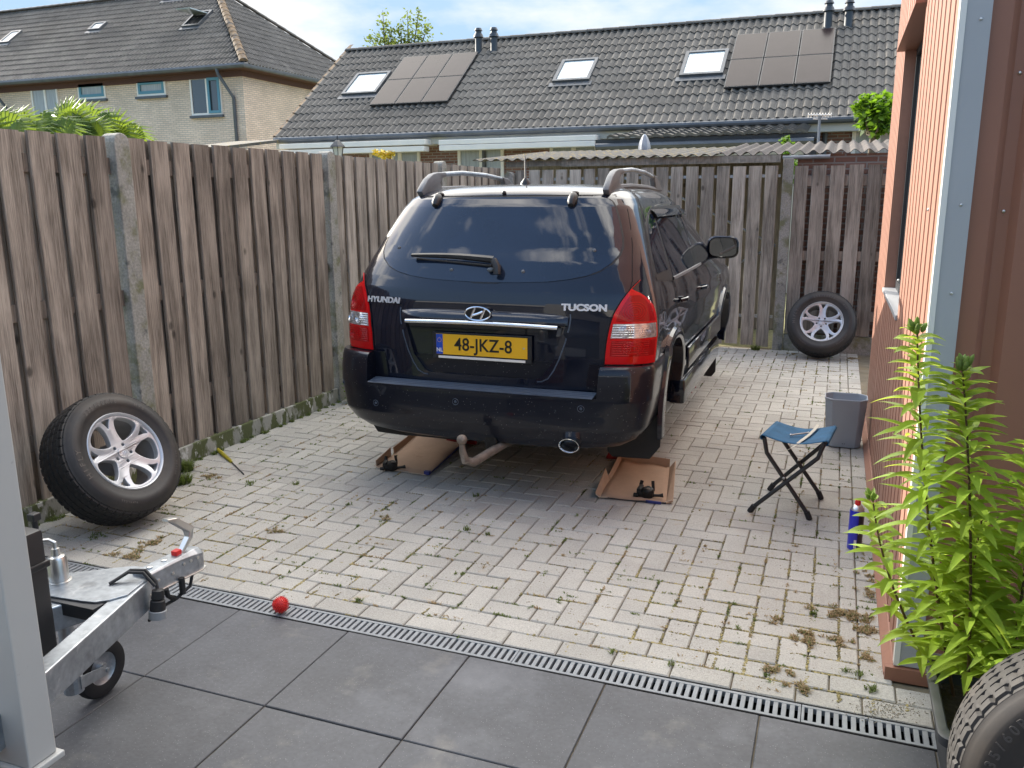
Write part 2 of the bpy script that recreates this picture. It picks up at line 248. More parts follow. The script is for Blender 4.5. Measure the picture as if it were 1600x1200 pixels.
# ------------------------------------------------------------------ mesh building
class MB:
    def __init__(s): s.v = []; s.f = []; s.r = []; s.cr = .5
    def add(s, vs, fs, rnd=None):
        o = len(s.v); s.v += [tuple(x) for x in vs]
        for f in fs: s.f.append(tuple(i+o for i in f)); s.r.append(s.cr if rnd is None else rnd)
        return s
    def box(s, x0, x1, y0, y1, z0, z1, M=None, rnd=None):
        vs = [Vector(p) for p in ((x0,y0,z0),(x1,y0,z0),(x1,y1,z0),(x0,y1,z0),(x0,y0,z1),(x1,y0,z1),(x1,y1,z1),(x0,y1,z1))]
        if M is not None: vs = [M @ p for p in vs]
        return s.add(vs, ((3,2,1,0),(4,5,6,7),(0,1,5,4),(1,2,6,5),(2,3,7,6),(3,0,4,7)), rnd)
    def cbox(s, x0, x1, y0, y1, z0, z1, c=.004, M=None, rnd=None):
        """box with its top edge chamfered"""
        vs = [Vector(p) for p in ((x0,y0,z0),(x1,y0,z0),(x1,y1,z0),(x0,y1,z0),(x0,y0,z1-c),(x1,y0,z1-c),(x1,y1,z1-c),(x0,y1,z1-c),(x0+c,y0+c,z1),(x1-c,y0+c,z1),(x1-c,y1-c,z1),(x0+c,y1-c,z1))]
        if M is not None: vs = [M @ p for p in vs]
        return s.add(vs, ((0,1,5,4),(1,2,6,5),(2,3,7,6),(3,0,4,7),(4,5,9,8),(5,6,10,9),(6,7,11,10),(7,4,8,11),(8,9,10,11)), rnd)
    def tube(s, pts, rad, n=8, cap=True, rnd=None):
        pts = [Vector(p) for p in pts]; rads = rad if isinstance(rad, (list, tuple)) else [rad]*len(pts)
        t0 = (pts[1]-pts[0]).normalized(); a = Vector((0,0,1)) if abs(t0.z) < .9 else Vector((1,0,0)); u = t0.cross(a).normalized()
        vs = []
        for i, p in enumerate(pts):
            t = (pts[min(i+1, len(pts)-1)]-pts[max(i-1, 0)]).normalized()
            u = (u - t*u.dot(t)).normalized(); w = t.cross(u)
            for k in range(n):
                an = 2*math.pi*k/n; vs.append(p + (u*math.cos(an) + w*math.sin(an))*rads[i])
        fs = []
        for i in range(len(pts)-1):
            for k in range(n):
                k2 = (k+1) % n; fs.append((i*n+k, i*n+k2, (i+1)*n+k2, (i+1)*n+k))
        if cap: fs.append(tuple(reversed(range(n)))); fs.append(tuple(range((len(pts)-1)*n, len(pts)*n)))
        return s.add(vs, fs, rnd)
    def lathe(s, prof, n=32, M=None, closed=False, rf=None):
        """prof: (radius, height) pairs about +Z"""
        vs = []
        for k in range(n):
            an = 2*math.pi*k/n
            for j, (r, h) in enumerate(prof):
                rr = rf(j, k, r) if rf else r
                p = Vector((rr*math.cos(an), rr*math.sin(an), h)); vs.append(M @ p if M is not None else p)
        m_ = len(prof); fs = []
        for k in range(n):
            k2 = (k+1) % n
            for j in range(m_ if closed else m_-1):
                j2 = (j+1) % m_; fs.append((k*m_+j, k2*m_+j, k2*m_+j2, k*m_+j2))
        return s.add(vs, fs)
    def sphere(s, c, r, n=12, sc=(1,1,1), M=None):
        prof = [(r*math.sin(math.pi*i/n), -r*math.cos(math.pi*i/n)) for i in range(n+1)]
        prof[0] = (1e-5, -r); prof[-1] = (1e-5, r)
        T = Matrix.Translation(c) @ Matrix.Diagonal((*sc, 1))
        return s.lathe(prof, n*2, (M @ T) if M is not None else T)
    def poly(s, pts, d, M=None):
        """flat outline pts (3D) extruded by vector d"""
        d = Vector(d); a = [Vector(p) for p in pts]; b = [p+d for p in a]; n = len(a); vs = a+b
        if M is not None: vs = [M @ p for p in vs]
        return s.add(vs, [tuple(reversed(range(n))), tuple(range(n, 2*n))] + [(i, (i+1) % n, n+(i+1) % n, n+i) for i in range(n)])
    def grid(s, rows):
        """rows: list of equally long lists of points"""
        n = len(rows[0]); vs = [p for r in rows for p in r]
        return s.add(vs, [(i*n+j, i*n+j+1, (i+1)*n+j+1, (i+1)*n+j) for i in range(len(rows)-1) for j in range(n-1)])
    def mesh(s, name, m_, smooth=False, bevel=0, merge=False, angle=35):
        me = bpy.data.meshes.new(name); me.from_pydata(s.v, [], s.f); me.update()
        at = me.attributes.new('rnd', 'FLOAT', 'FACE'); at.data.foreach_set('value', s.r)
        bm = bmesh.new(); bm.from_mesh(me)
        if merge: bmesh.ops.remove_doubles(bm, verts=bm.verts, dist=1e-5)
        bmesh.ops.recalc_face_normals(bm, faces=bm.faces)
        if bevel: 
            ed = [e for e in bm.edges if len(e.link_faces) == 2 and e.calc_face_angle(0) > R(30)]
            bmesh.ops.bevel(bm, geom=ed, offset=bevel, segments=2, affect='EDGES', profile=.5, clamp_overlap=True)
        bm.to_mesh(me); bm.free()
        if m_: 
            for q in (m_ if isinstance(m_, list) else [m_]): me.materials.append(q)
        if smooth:
            me.shade_smooth()
            try: me.set_sharp_from_angle(angle=R(angle))
            except Exception: pass
        return me
    def build(s, name, m_, parent=None, world=False, **k):
        me = s.mesh(name, m_, **k); return put(name, me, parent, world)

def put(name, me, parent=None, world=False):
    o = bpy.data.objects.new(name, me); COL.objects.link(o)
    if parent:
        o.parent = parent
        if world and parent.type == 'EMPTY': o.location = -parent.location
    return o
def tag(o, label=None, cat=None, group=None, kind=None):
    if label: o['label'] = label
    if cat: o['category'] = cat
    if group: o['group'] = group
    if kind: o['kind'] = kind
    return o
def thing(name, label, cat, loc=(0, 0, 0), group=None):
    o = bpy.data.objects.new(name, None); COL.objects.link(o); o.location = loc; o.empty_display_size = .2
    return tag(o, label, cat, group)
def copy_tree(o, parent=None):
    c = o.copy(); COL.objects.link(c)
    if parent: c.parent = parent
    for ch in [x for x in bpy.data.objects if x.parent == o]: copy_tree(ch, c)
    return c
def apply_mods(o):
    dg = bpy.context.evaluated_depsgraph_get(); dg.update()
    me = bpy.data.meshes.new_from_object(o.evaluated_get(dg)); o.modifiers.clear(); o.data = me
def text_mesh(txt, size, ext=.002, bev=0, align='CENTER', offset=0, shear=0, space=1.0):
    c = bpy.data.curves.new('t', 'FONT'); c.body = txt; c.size = size; c.extrude = ext; c.bevel_depth = bev; c.align_x = align; c.align_y = 'CENTER'; c.offset = offset; c.shear = shear; c.space_character = space
    o = bpy.data.objects.new('t', c); COL.objects.link(o)
    dg = bpy.context.evaluated_depsgraph_get(); dg.update(); me = bpy.data.meshes.new_from_object(o.evaluated_get(dg))
    bpy.data.objects.remove(o); return me

# ------------------------------------------------------------------ the ground
XW, XF = .29, -3.79           # right wall plane, left fence plinth face
MB().box(-90, 90, -40, 120, -.30, -.16).build('ground', MT['grass']).__setitem__('kind', 'structure')
tag(MB().box(XF-.06, 3.0, 2.672, 9.62, -.10, -.009).build('paving_bed', MT['sand']), kind='structure')
tag(MB().box(XF-.06, 3.0, -3, 2.555, -.10, -.006).build('terrace_bed', MT['sand']), kind='structure')
tag(MB().box(-30, 12, 9.64, 60, -.12, -.02).build('garden_ground', MT['litground']), kind='structure')
tag(MB().box(-30, XF-.10, -3, 9.6, -.12, -.03).build('garden_lawn', MT['grass']), kind='structure')
# concrete pavers: two stretcher courses, side columns and a herringbone field
pv = MB(); U = .1055
def brick(x0, x1, y0, y1):
    g = .0020+random.random()*.0010
    if x1-x0 < .02 or y1-y0 < .02: return
    dz = random.gauss(0, .0012); tx = random.gauss(0, .003); ty = random.gauss(0, .003)
    M = Matrix.Translation(((x0+x1)/2, (y0+y1)/2, dz)) @ Matrix.Rotation(tx, 4, 'X') @ Matrix.Rotation(ty, 4, 'Y') @ Matrix.Rotation(random.gauss(0, .003), 4, 'Z')
    a, b_ = (x1-x0)/2-g, (y1-y0)/2-g
    pv.cbox(-a, a, -b_, b_, -.06, 0, .0045, M, rnd=min(1, max(0, random.gauss(.5, .25))))
YA = 2.672
for row in range(2):
    x = XF - .03 - row*.105
    while x < 1.6:
        brick(max(x, XF), x+.211, YA+row*U, YA+(row+1)*U); x += .211
Y0, X0, X1, Y1 = YA+2*U, XF+.107, XW-.107, 9.5
for side in (0, 1):
    y = Y0
    while y < Y1:
        xa = XF if side == 0 else XW-.107
        brick(xa, xa+.107, y, y+.211); y += .211
ni, nj = int((X1-X0)/U)+4, int((Y1-Y0)/U)+4
for i in range(-2, ni):
    for j in range(-2, nj):
        d = (i-j+1) % 4
        if d == 0: x0, x1, y0, y1 = i*U, (i+2)*U, j*U, (j+1)*U
        elif d == 3: x0, x1, y0, y1 = i*U, (i+1)*U, j*U, (j+2)*U
        else: continue
        x0, x1, y0, y1 = max(X0, X0+x0), min(X1, X0+x1), max(Y0, Y0+y0), min(Y1, Y0+y1)
        if x1 > x0 and y1 > y0: brick(x0, x1, y0, y1)
tag(pv.build('brick_paving', MT['paver']), kind='structure')
# terrace slabs
sb = MB(); SX = .5165
for i in range(-4, 9):
    for j in range(0, 8):
        x0 = -1.675 + i*SX; y1 = 2.553 - j*.523
        if x0+SX < XF or x0 > 3: continue
        sb.cbox(max(x0, XF)+.0022, x0+SX-.0022, y1-.523+.0022, y1-.0022, -.05, random.gauss(0, .0008), .0025, rnd=random.random())
tag(sb.build('terrace', MT['slab']), kind='structure')
# drain with its grating
dr = thing('drain_channel', 'long slotted grey drain between the dark slabs and the brick paving', 'drain', (-1, 2.61, 0))
db = MB(); db.box(XF, 3, 2.556, 2.562, -.11, -.001); db.box(XF, 3, 2.665, 2.671, -.11, -.001); db.box(XF, 3, 2.556, 2.671, -.125, -.11)
db.build('channel', MT['dark'], dr, True)
gx = XF; seg = 1.0; x = 3.0
while x > XF:
    g = MB(); xa = max(XF, x-seg)
    g.box(xa+.001, x-.001, 2.563, 2.576, -.022, -.0015); g.box(xa+.001, x-.001, 2.651, 2.664, -.022, -.0015)
    q = xa+.001; pitch = .0262
    g.box(xa+.001, xa+.010, 2.576, 2.651, -.02, -.0018); g.box(x-.010, x-.001, 2.576, 2.651, -.02, -.0018)
    q = xa+.010+.011
    while q+.0155 < x-.012:
        g.box(q, q+.0155, 2.5765, 2.6505, -.02, -.0022); q += pitch
    g.build('grating', MT['grate'], dr, True, bevel=.0012); x -= seg

# ------------------------------------------------------------------ weeds and stray bits on the paving
def tuft(mb, c, r, n, h, flat=.6, dry=False):
    for k in range(n):
        a = random.random()*6.283; d = r*random.random()**.7
        p = Vector((c[0]+d*math.cos(a), c[1]+d*math.sin(a), c[2]))
        an = random.random()*6.283; L_ = h*(.5+random.random()); ti = random.random()*flat+.3
        dv = Vector((math.cos(an)*ti, math.sin(an)*ti, 1-.6*flat*random.random())).normalized()*L_
        w = Vector((-math.sin(an), math.cos(an), 0))*(.0012+.0016*random.random())
        mid = p+dv*.55+Vector((0, 0, .1*L_)); e = p+dv+Vector((math.cos(an), math.sin(an), -.3))*L_*.25
        e.z = max(e.z, c[2]+.001)
        mb.add([p-w, p+w, mid+w, mid-w, e], ((0,1,2,3), (3,2,4)), rnd=random.random())
wg, wd = MB(), MB()
def snap(x, y): return round((x-X0)/U)*U+X0, y
for k in range(1500):
    x = random.uniform(XF+.05, XW-.02); y = random.uniform(2.70, 9.3)
    if random.random() < .55: x, y = snap(x, y)
    else: y = Y0+round((y-Y0)/U)*U
    keep = 1 if (y < 3.9 or x > -.3 or x < -3.0 or y > 8.3) else .25
    if random.random() > keep: continue
    r = random.uniform(.006, .028)
    ax = random.random() < .5; dryq = random.random() < (.55 if x > -1.2 and y < 4 else .35); run_ = random.uniform(.01, .07)
    for q in range(int(3+run_*70)):
        o_ = random.uniform(-run_, run_); c_ = (x+(o_ if ax else random.gauss(0, .0015)), y+(random.gauss(0, .0015) if ax else o_), -.004)
        tuft(wd if dryq else wg, c_, .004, 5, .0105, .9)
for (px, py, r, n, dry) in ((1330,962,.055,420,1),(1300,955,.04,200,1),(1350,985,.05,300,1),(1260,1003,.045,320,1),(1313,1000,.03,160,1),(1213,1050,.03,160,1),(1252,1078,.03,160,1),(1355,900,.025,80,1),(1355,925,.03,90,1),(1270,960,.018,80,0),(1212,968,.015,60,1),(1355,1030,.03,90,1),(1360,1080,.022,120,0),(1340,1054,.018,80,0),(1322,1050,.012,50,0),
        (392,756,.035,150,0),(462,757,.022,80,0),(330,745,.05,160,1),(290,735,.05,500,0),(300,715,.05,450,0),(285,755,.05,260,0),(560,940,.02,90,0),(730,828,.02,90,0),(762,836,.014,60,0),(425,830,.03,90,1),(200,870,.06,260,1),(235,850,.04,160,1),(150,840,.04,120,0),(620,715,.02,60,0),(745,776,.022,90,0),(955,1020,.014,50,0),(1048,1040,.012,50,0),(545,790,.02,70,0),(600,810,.025,90,1),
        (1180,547,.05,160,0),(1330,560,.05,120,1),(1240,553,.04,120,1)):
    p = pl(px, py, 2, 0)
    if dry:
        for q in range(7):
            ax = random.random() < .5; o_ = random.gauss(0, r*1.0); c_ = (p.x+(o_ if ax else random.gauss(0, .008)), p.y+(random.gauss(0, .008) if ax else o_), 0)
            tuft(wd, c_, r*.45, n//6, .014, 1.3); tuft(wg, c_, r*.4, n//22, .012, 1.0)
    else: tuft(wg, (p.x, p.y, 0), r, n if r > .045 else n//3, .018 if r < .045 else .06)
for k in range(46):
    y = random.uniform(2.75, 6.0); tuft(wg, (XF+.012+random.random()*.02, y, 0), .02, 26, .02)
tag(wg.build('weeds', MT['weed']), kind='stuff'); tag(wd.build('dry_weeds', MT['dryweed']), kind='stuff')
# moss crumbs and grit
gr = MB()
for k in range(1500):
    x = random.uniform(XF+.1, .3); y = 2.70+abs(random.gauss(0, 1.2))
    if y > 9: continue
    s_ = random.uniform(.001, .0032)
    gr.sphere((x, y, s_*.4), s_, 3, (1, 1.3, .6))
for k in range(380):
    p = pl(random.gauss(1390, 30), random.gauss(1108, 9), 2, 0); s_ = random.uniform(.0008, .0024); gr.sphere((p.x, p.y, s_*.4), s_, 3)
tag(gr.build('grit', MT['gritsand']), kind='stuff')
# cushions of moss along the joints
ms = MB()
for k in range(1100):
    z_ = random.random()
    if z_ < .4: x, y = random.gauss(-.15, .35), 2.72+abs(random.gauss(0, .75))
    elif z_ < .75: x, y = random.gauss(-2.9, .7), 2.72+abs(random.gauss(0, .6))
    elif z_ < .85: x, y = random.uniform(-.6, .25), random.uniform(8.2, 9.3)
    else: x, y = random.uniform(XF+.1, XW-.1), random.uniform(2.7, 5)
    if not (XF+.05 < x < XW-.01 and 2.7 < y < 9.4): continue
    ax = random.random() < .5
    if ax: y = Y0+round((y-Y0)/U)*U
    else: x = X0+round((x-X0)/U)*U
    run_ = random.uniform(.01, .055); ms.cr = random.random()
    for q in range(int(4+run_*260)):
        o_ = random.gauss(0, run_*.6); w_ = random.gauss(0, .0028); r_ = random.uniform(.0015, .0042)
        ms.sphere((x+(o_ if ax else w_), y+(w_ if ax else o_), -.0015), r_, 3, (1.3, 1.3, .8))
tag(ms.build('moss', MT['moss'], smooth=True), kind='stuff')
# climbing weeds at the second post
cw = MB()
for k in range(260):
    a = random.random(); p = Vector((-3.74+random.random()*.10, 5.78+random.random()*.22, .02+a*.42))
    d = Vector((random.uniform(-.3, 1), random.uniform(-1, .6), random.uniform(-.3, .8))).normalized()*random.uniform(.02, .045); w = d.cross(Vector((.3, .2, 1))).normalized()*.010
    cw.add([p, p+d*.5+w, p+d, p+d*.5-w], ((0,1,2,3),), rnd=random.random())
tag(cw.build('creeper', MT['leaf2']), 'small bright green creeper growing up the concrete post beside the car bumper', 'plant')

# ------------------------------------------------------------------ left fence, posts, plinths
def boards(y0, y1, x, top, bot, wdt, pitch, axis='Y', thick=.018, seed=0, jig=.004, skip=0):
    """upright boards side by side along an axis, each slightly different"""
    rs = random.Random(seed); mb = MB(); q = y0+.006
    while q+wdt < y1+.02:
        a, b_ = q, min(q+wdt+rs.uniform(-.004, .004), y1-.002); t_, bt = top+rs.uniform(-jig, jig), bot+rs.uniform(-jig*2, jig*2)
        sl_ = rs.uniform(-.002, .002); rr = rs.random()
        if axis == 'Y': 
            M = Matrix.Translation((x+rs.uniform(-.001, .002), 0, 0)); vs = [(0,a,bt),(0,b_,bt),(0,b_+sl_,t_),(0,a+sl_,t_)]; c = .003
            M2 = lambda p: M @ Vector(p)
            fr = [M2((.0, p[1]+(c if i in (0, 3) else -c), p[2])) for i, p in enumerate(vs)]; bk = [M2((-.004, p[1], p[2])) for p in vs]; bb = [M2((-thick, p[1], p[2])) for p in vs]
        else:
            M2 = lambda p: Vector((p[1], x+p[0]+0*rs.random(), p[2])); c = .003
            vs = [(0,a,bt),(0,b_,bt),(0,b_+sl_,t_),(0,a+sl_,t_)]
            fr = [M2((0, p[1]+(c if i in (0, 3) else -c), p[2])) for i, p in enumerate(vs)]; bk = [M2((.004, p[1], p[2])) for p in vs]; bb = [M2((thick, p[1], p[2])) for p in vs]
        mb.add(fr+bk+bb, ((0,1,2,3),(0,4,5,1),(1,5,6,2),(2,6,7,3),(3,7,4,0),(4,8,9,5),(5,9,10,6),(6,10,11,7),(7,11,8,4),(11,10,9,8)), rnd=rr)
        q += pitch
    return mb
XB = XF-.018
posts_y = [1.72, 3.765, 5.88, 7.95, 9.66]
panel_lab = ['brown wooden fence panel nearest the camera, behind the big leaning wheel', 'brown wooden fence panel between the first and second concrete posts, past the wheel', 'grey brown fence panel behind the left tail light of the car', 'short far fence panel seen past the roof rail of the car']
for i in range(4):
    a, b_ = posts_y[i]+.05, posts_y[i+1]-.05
    t = thing('fence_panel', panel_lab[i], 'fence panel', (XB, a, 0), 'wooden fence panels on the left')
    wm = MT['wood'] if i < 2 else MT['wood_grey']; n = 11 if i < 3 else 8; pitch = (b_-a)/n
    boards(a, b_, XB, 1.995, .106, pitch*.765, pitch, seed=i+1).build('boards', wm, t, True)
    boards(a-pitch*.5, b_, XB-.036, 1.99, .10, pitch*.79, pitch, seed=i+20).build('rear_boards', wm, t, True)
    for z in (.42, 1.10, 1.84):
        MB().box(XB-.0355, XB-.0185, a+.002, b_-.002, z-.045, z+.045, rnd=.0).build('rail', wm, t, True)  # darkest wood tone, painted in for the shade between the boards
post_lab = ['concrete post out of view at the near end of the fence', 'tall lichen-spotted concrete post above the big leaning wheel', 'concrete fence post left of the car with green creeper at its foot', 'concrete fence post standing behind the left rear corner of the car roof', 'concrete corner post where the left fence meets the grey gate']
def post_mesh():
    mb = MB(); w, d = .055, .105
    pr = [(-.055, 0), (.055, 0), (.055, 2.02)] + [(.055*math.cos(a), 2.02+.05*math.sin(a)) for a in [math.pi*k/8 for k in range(1, 8)]] + [(-.055, 2.02)]
    mb.poly([(0, p[0], p[1]) for p in pr], (-d, 0, 0))
    return mb.mesh('concrete_post', MT['concrete'], bevel=.006)
pm = post_mesh()
for i, y in enumerate(posts_y):
    if i == 0: continue
    o = put('concrete_post', pm); o.location = (XF+.012, y, -.05)
    tag(o, post_lab[i], 'fence post', 'concrete fence posts')
    if i == 4: o.location = (-3.66, 9.54, -.12); o.rotation_euler = (0, 0, R(90))
for i in range(4):
    a, b_ = posts_y[i]+.055, posts_y[i+1]-.055
    o = MB().box(XF-.12, XF, a, b_, -.12, .114).build('concrete_plinth', MT['plinth'], bevel=.006)
    tag(o, ['mossy concrete plinth under the fence behind the big wheel', 'mossy flaking concrete plinth under the second fence panel', 'low concrete plinth under the fence left of the car', 'low concrete plinth at the far left corner'][i], 'plinth', 'concrete plinths')

# ------------------------------------------------------------------ back gate and fence
YG = 9.5
g = thing('wooden_gate', 'wide grey wooden double gate behind the car, steel frame showing in its gaps', 'gate', (-2.1, YG, 0))
boards(-3.60, -.60, YG, 1.965, .035, .134, .1665, axis='X', seed=50, jig=.006).build('boards', MT['wood_gate'], g, True)
for z in (.36, 1.86): MB().box(-3.6, -.605, YG+.020, YG+.05, z-.015, z+.015).build('steel_rail', MT['galv'], g, True)
def brace(mb, a, b_, r=.014): mb.tube([a, b_], r, 4)
bm_ = MB(); brace(bm_, (-2.1, YG+.035, 1.86), (-.62, YG+.035, 1.13)); brace(bm_, (-2.1, YG+.035, .36), (-.62, YG+.035, 1.13)); bm_.build('steel_brace', MT['galv'], g, True)
o = MB().box(-.585, -.48, YG-.03, YG+.06, -.05, 2.03).build('concrete_post', MT['concrete'], bevel=.006)
tag(o, 'square grey concrete post between the back gate and the panel with a leaning wheel', 'fence post', 'concrete fence posts')
t = thing('fence_panel', 'dark weathered fence panel behind the small leaning wheel at the back right', 'fence panel', (-.47, YG, 0))
boards(-.475, .62, YG-.012, 1.955, .20, .137, .1785, axis='X', seed=60).build('boards', MT['wood_grey'], t, True)
for z in (.40, 1.03, 1.80): MB().box(-.472, .62, YG+.0065, YG+.0235, z-.05, z+.05).build('rail', MT['wood_grey'], t, True)
tag(MB().box(-.475, .62, YG-.008, YG+.04, -.05, .185).build('concrete_plinth', MT['concrete'], bevel=.006), 'pale concrete plinth behind the small leaning wheel at the back right', 'plinth', 'concrete plinths')

# ------------------------------------------------------------------ shed with corrugated roof behind the gate
sh = thing('garden_shed', 'low shed behind the gate with mossy corrugated roof edge and grey wooden beam', 'shed', (-2, 9.7, 0))
bmw = MB(); bmw.box(-3.05, -.62, YG+.07, YG+.11, 2.0, 2.075, rnd=.6); bmw.box(-3.75, -3.04, YG+.09, YG+.12, 2.01, 2.07, rnd=.2)
bmw.build('beam', MT['beam'], sh, True)
def corr(x0, x1, y0, y1, z0, z1, pitch, amp, th=.007, jit=.0):
    mb = MB(); n = int((x1-x0)/pitch*10); rows = []
    for (dz) in (0, th):
        for (y, z) in ((y0, z0), (y1, z1)):
            rows.append([Vector((x0+(x1-x0)*k/n, y, z+dz+amp*math.sin(k/10*2*math.pi))) for k in range(n+1)])
    mb.grid([rows[0], rows[1]]); mb.grid([rows[3], rows[2]]); mb.grid([rows[2], rows[0]]); mb.grid([rows[1], rows[3]])
    return mb
corr(-4.15, -1.25, YG+.02, 12.2, 2.085, 2.30, .135, .013).build('roof_sheet', MT['corr'], sh, True, smooth=True)
corr(-1.28, 1.1, YG+.10, 12.2, 2.093, 2.33, .135, .020).build('roof_sheet', MT['corr_dark'], sh, True, smooth=True)
MB().box(-.45, 1.1, YG+.14, YG+.24, -.1, 2.075).build('brick_wall', MT['rbrick2'], sh, True)
MB().box(-4.0, -.62, YG+1.6, YG+1.7, -.1, 2.15).build('back_wall', MT['wood_grey'], sh, True)
gp = MB(); gp.tube([(-.60, YG+.09, 2.045), (-.13, YG+.09, 2.048)], .022, 12); gp.build('gutter_pipe', MT['grate'], sh, True, smooth=True)

# ------------------------------------------------------------------ right-hand building
bd = thing('clad_building', 'terracotta ribbed building wall on the right with grey corner trim', 'building', (XW, 2.95, 0))
def ribs(y0, y1, z0, z1, mb):
    P = .155; prof = [(0, 0), (.098, 0), (.101, .013), (.110, .013), (.113, .004), (.124, .004), (.127, .013), (.136, .013), (.139, 0), (P, 0)]
    pts = []; y = y0
    while y < y1:
        for (dy, dx) in prof[:-1]:
            if y+dy <= y1: pts.append((XW+dx, y+dy))
        y += P
    pts.append((XW, y1))
    mb.grid([[Vector((p[0], p[1], z0)) for p in pts], [Vector((p[0], p[1], z1)) for p in pts]])
YWa, YWb, WT = 2.965, 6.62, 5.2
w1, w2 = 4.30, 5.62      # the window opening along Y
z1_, z2_ = 1.08, 2.48
cl = MB(); ribs(YWa, w1, .05, WT, cl); ribs(w1, w2, .05, z1_, cl); ribs(w1, w2, z2_, WT, cl); ribs(w2, YWb, .05, WT, cl)
cl.build('ribbed_wall', MT['clad'], bd, True)
MB().box(XW+.10, 3.0, 2.99, YWb-.01, -.05, WT).build('inner_wall', MT['clad_dark'], bd, True)
MB().box(XW+.002, XW+.10, YWb-.008, YWb, .0, WT).build('end_wall', MT['clad'], bd, True)
for yw in (w1, w2): MB().box(XW, XW+.098, yw-.004, yw+.004, z1_, z2_).build('window_reveal', MT['clad'], bd, True)
wn = MB(); wn.box(XW+.060, XW+.097, w1+.005, w2-.005, z1_+.02, z1_+.07); wn.box(XW+.060, XW+.097, w1+.005, w2-.005, z2_-.05, z2_-.0); wn.box(XW+.060, XW+.097, w1+.005, w1+.055, z1_+.07, z2_-.05); wn.box(XW+.060, XW+.097, w2-.055, w2-.005, z1_+.07, z2_-.05); wn.box(XW+.065, XW+.097, 4.94, 4.98, z1_+.07, z2_-.05)
wn_o = wn.build('window_frame', MT['frame_dark'], bd, True)
MB().box(XW+.078, XW+.088, w1+.05, w2-.05, z1_+.06, z2_-.04).build('glass_pane', MT['glass_house'], wn_o)
MB().box(XW-.010, XW+.078, w1-.0, w2+.0, z1_-.006, z1_+.019).build('window_sill', MT['trim'], bd, True, bevel=.003)
hd = MB(); hd.poly([(XW-.045, w1-.02, z2_-.015), (XW+.06, w1-.02, z2_-.015), (XW+.06, w1-.02, z2_+.05), (XW+.004, w1-.02, z2_+.05), (XW-.045, w1-.02, z2_)], (0, w2-w1+.05, 0)); hd.build('window_hood', MT['clad_dark'], bd, True)
bf = MB(); bf.poly([(XW-.030, 2.945, .0), (XW+.04, 2.945, .0), (XW+.04, 2.945, .055), (XW-.004, 2.945, .05), (XW-.030, 2.945, .012)], (0, YWb-2.945+.02, 0)); bf.build('base_flashing', MT['clad'], bd, True)
bf = MB(); bf.box(XW-.028, .60, 2.915, 2.944, 0, .05); bf.build('front_flashing', MT['clad_dark'], bd, True)
tr = MB(); tr.box(XW+.016, XW+.083, 2.930, 2.962, .055, WT); tr.build('corner_trim', MT['trim'], bd, True)
MB().box(XW-.002, XW+.0155, 2.926, 2.966, .055, WT).build('trim_edge', MT['trim_edge'], bd, True)  # pale colour puts sunlight into this side of the grey trim
fp = MB(); prof = [(.373, 2.95), (.43, 2.95), (.452, 2.975), (.485, 2.975), (.505, 2.95), (.64, 2.95), (.662, 2.975), (.695, 2.975), (.715, 2.95), (.85, 2.95), (.872, 2.975), (.905, 2.975), (.925, 2.95), (2.9, 2.95)]
fp.grid([[Vector((p[0], p[1], .05)) for p in prof], [Vector((p[0], p[1], WT)) for p in prof]]); fp.build('brown_panel', MT['clad_dark'], bd, True)
class Scr:
    def sphere(s, c, r, n):
        m_ = MB(); m_.sphere(c, r, n); m_.build('screw', MT['zinc'], bd, True, smooth=True)
sc_ = Scr()
for z in (.55, 1.35, 1.62, 2.15): sc_.sphere((XW+.055, 2.929, z), .0045, 6)
for (x, z) in ((.468, 1.60), (.468, 2.0), (.56, 1.72), (.468, 1.0), (.68, 1.9)): sc_.sphere((x, 2.973 if x == .468 else 2.949, z), .0055, 6)
for (y, z) in ((4.45, 1.25), (5.9, 2.60), (3.3, 1.6), (3.2, .9)): sc_.sphere((XW, y, z), .006, 6)

# the house the photographer stands in front of (seen in the car's reflections)
hb = thing('house_behind', 'grey house behind the camera, mirrored as the dark band in the car tailgate', 'house', (-1, -1.6, 0))
m_ = MB(); m_.box(-7, -2.6, -1.9, -1.6, 0, 2.7); m_.box(-.4, 4, -1.9, -1.6, 0, 2.7); m_.box(-2.6, -.4, -1.9, -1.6, 2.2, 2.7); m_.build('wall', MT['greyrender'], hb, True)
m_ = MB(); m_.box(-2.6, -.4, -1.80, -1.74, 0, 2.2); m_.build('patio_door', MT['glass_house'], hb, True)
m_ = MB(); m_.box(-7.2, 4.2, -2.1, -1.4, 2.7, 2.95); m_.build('fascia', MT['white'], hb, True)
# near grey door post at the left edge
dp = thing('door_post', 'pale grey metal door post close to the camera at the left edge', 'post', (-2.2, 1.55, 0))
MB().box(-2.10, -1.68, 1.1976, 1.2736, .347, 2.5).build('post', MT['pillar'], dp, True, bevel=.004)
MB().box(-2.12, -1.668, 1.186, 1.285, .33, .346).build('foot_plate', MT['pillar'], dp, True, bevel=.003)
tag(MB().box(-2.2, -1.70, -1.55, 1.262, 0, .329).build('low_wall', MT['rbrick2'], bevel=.004), 'low brick wall carrying the pale door post, just below the frame', 'wall')
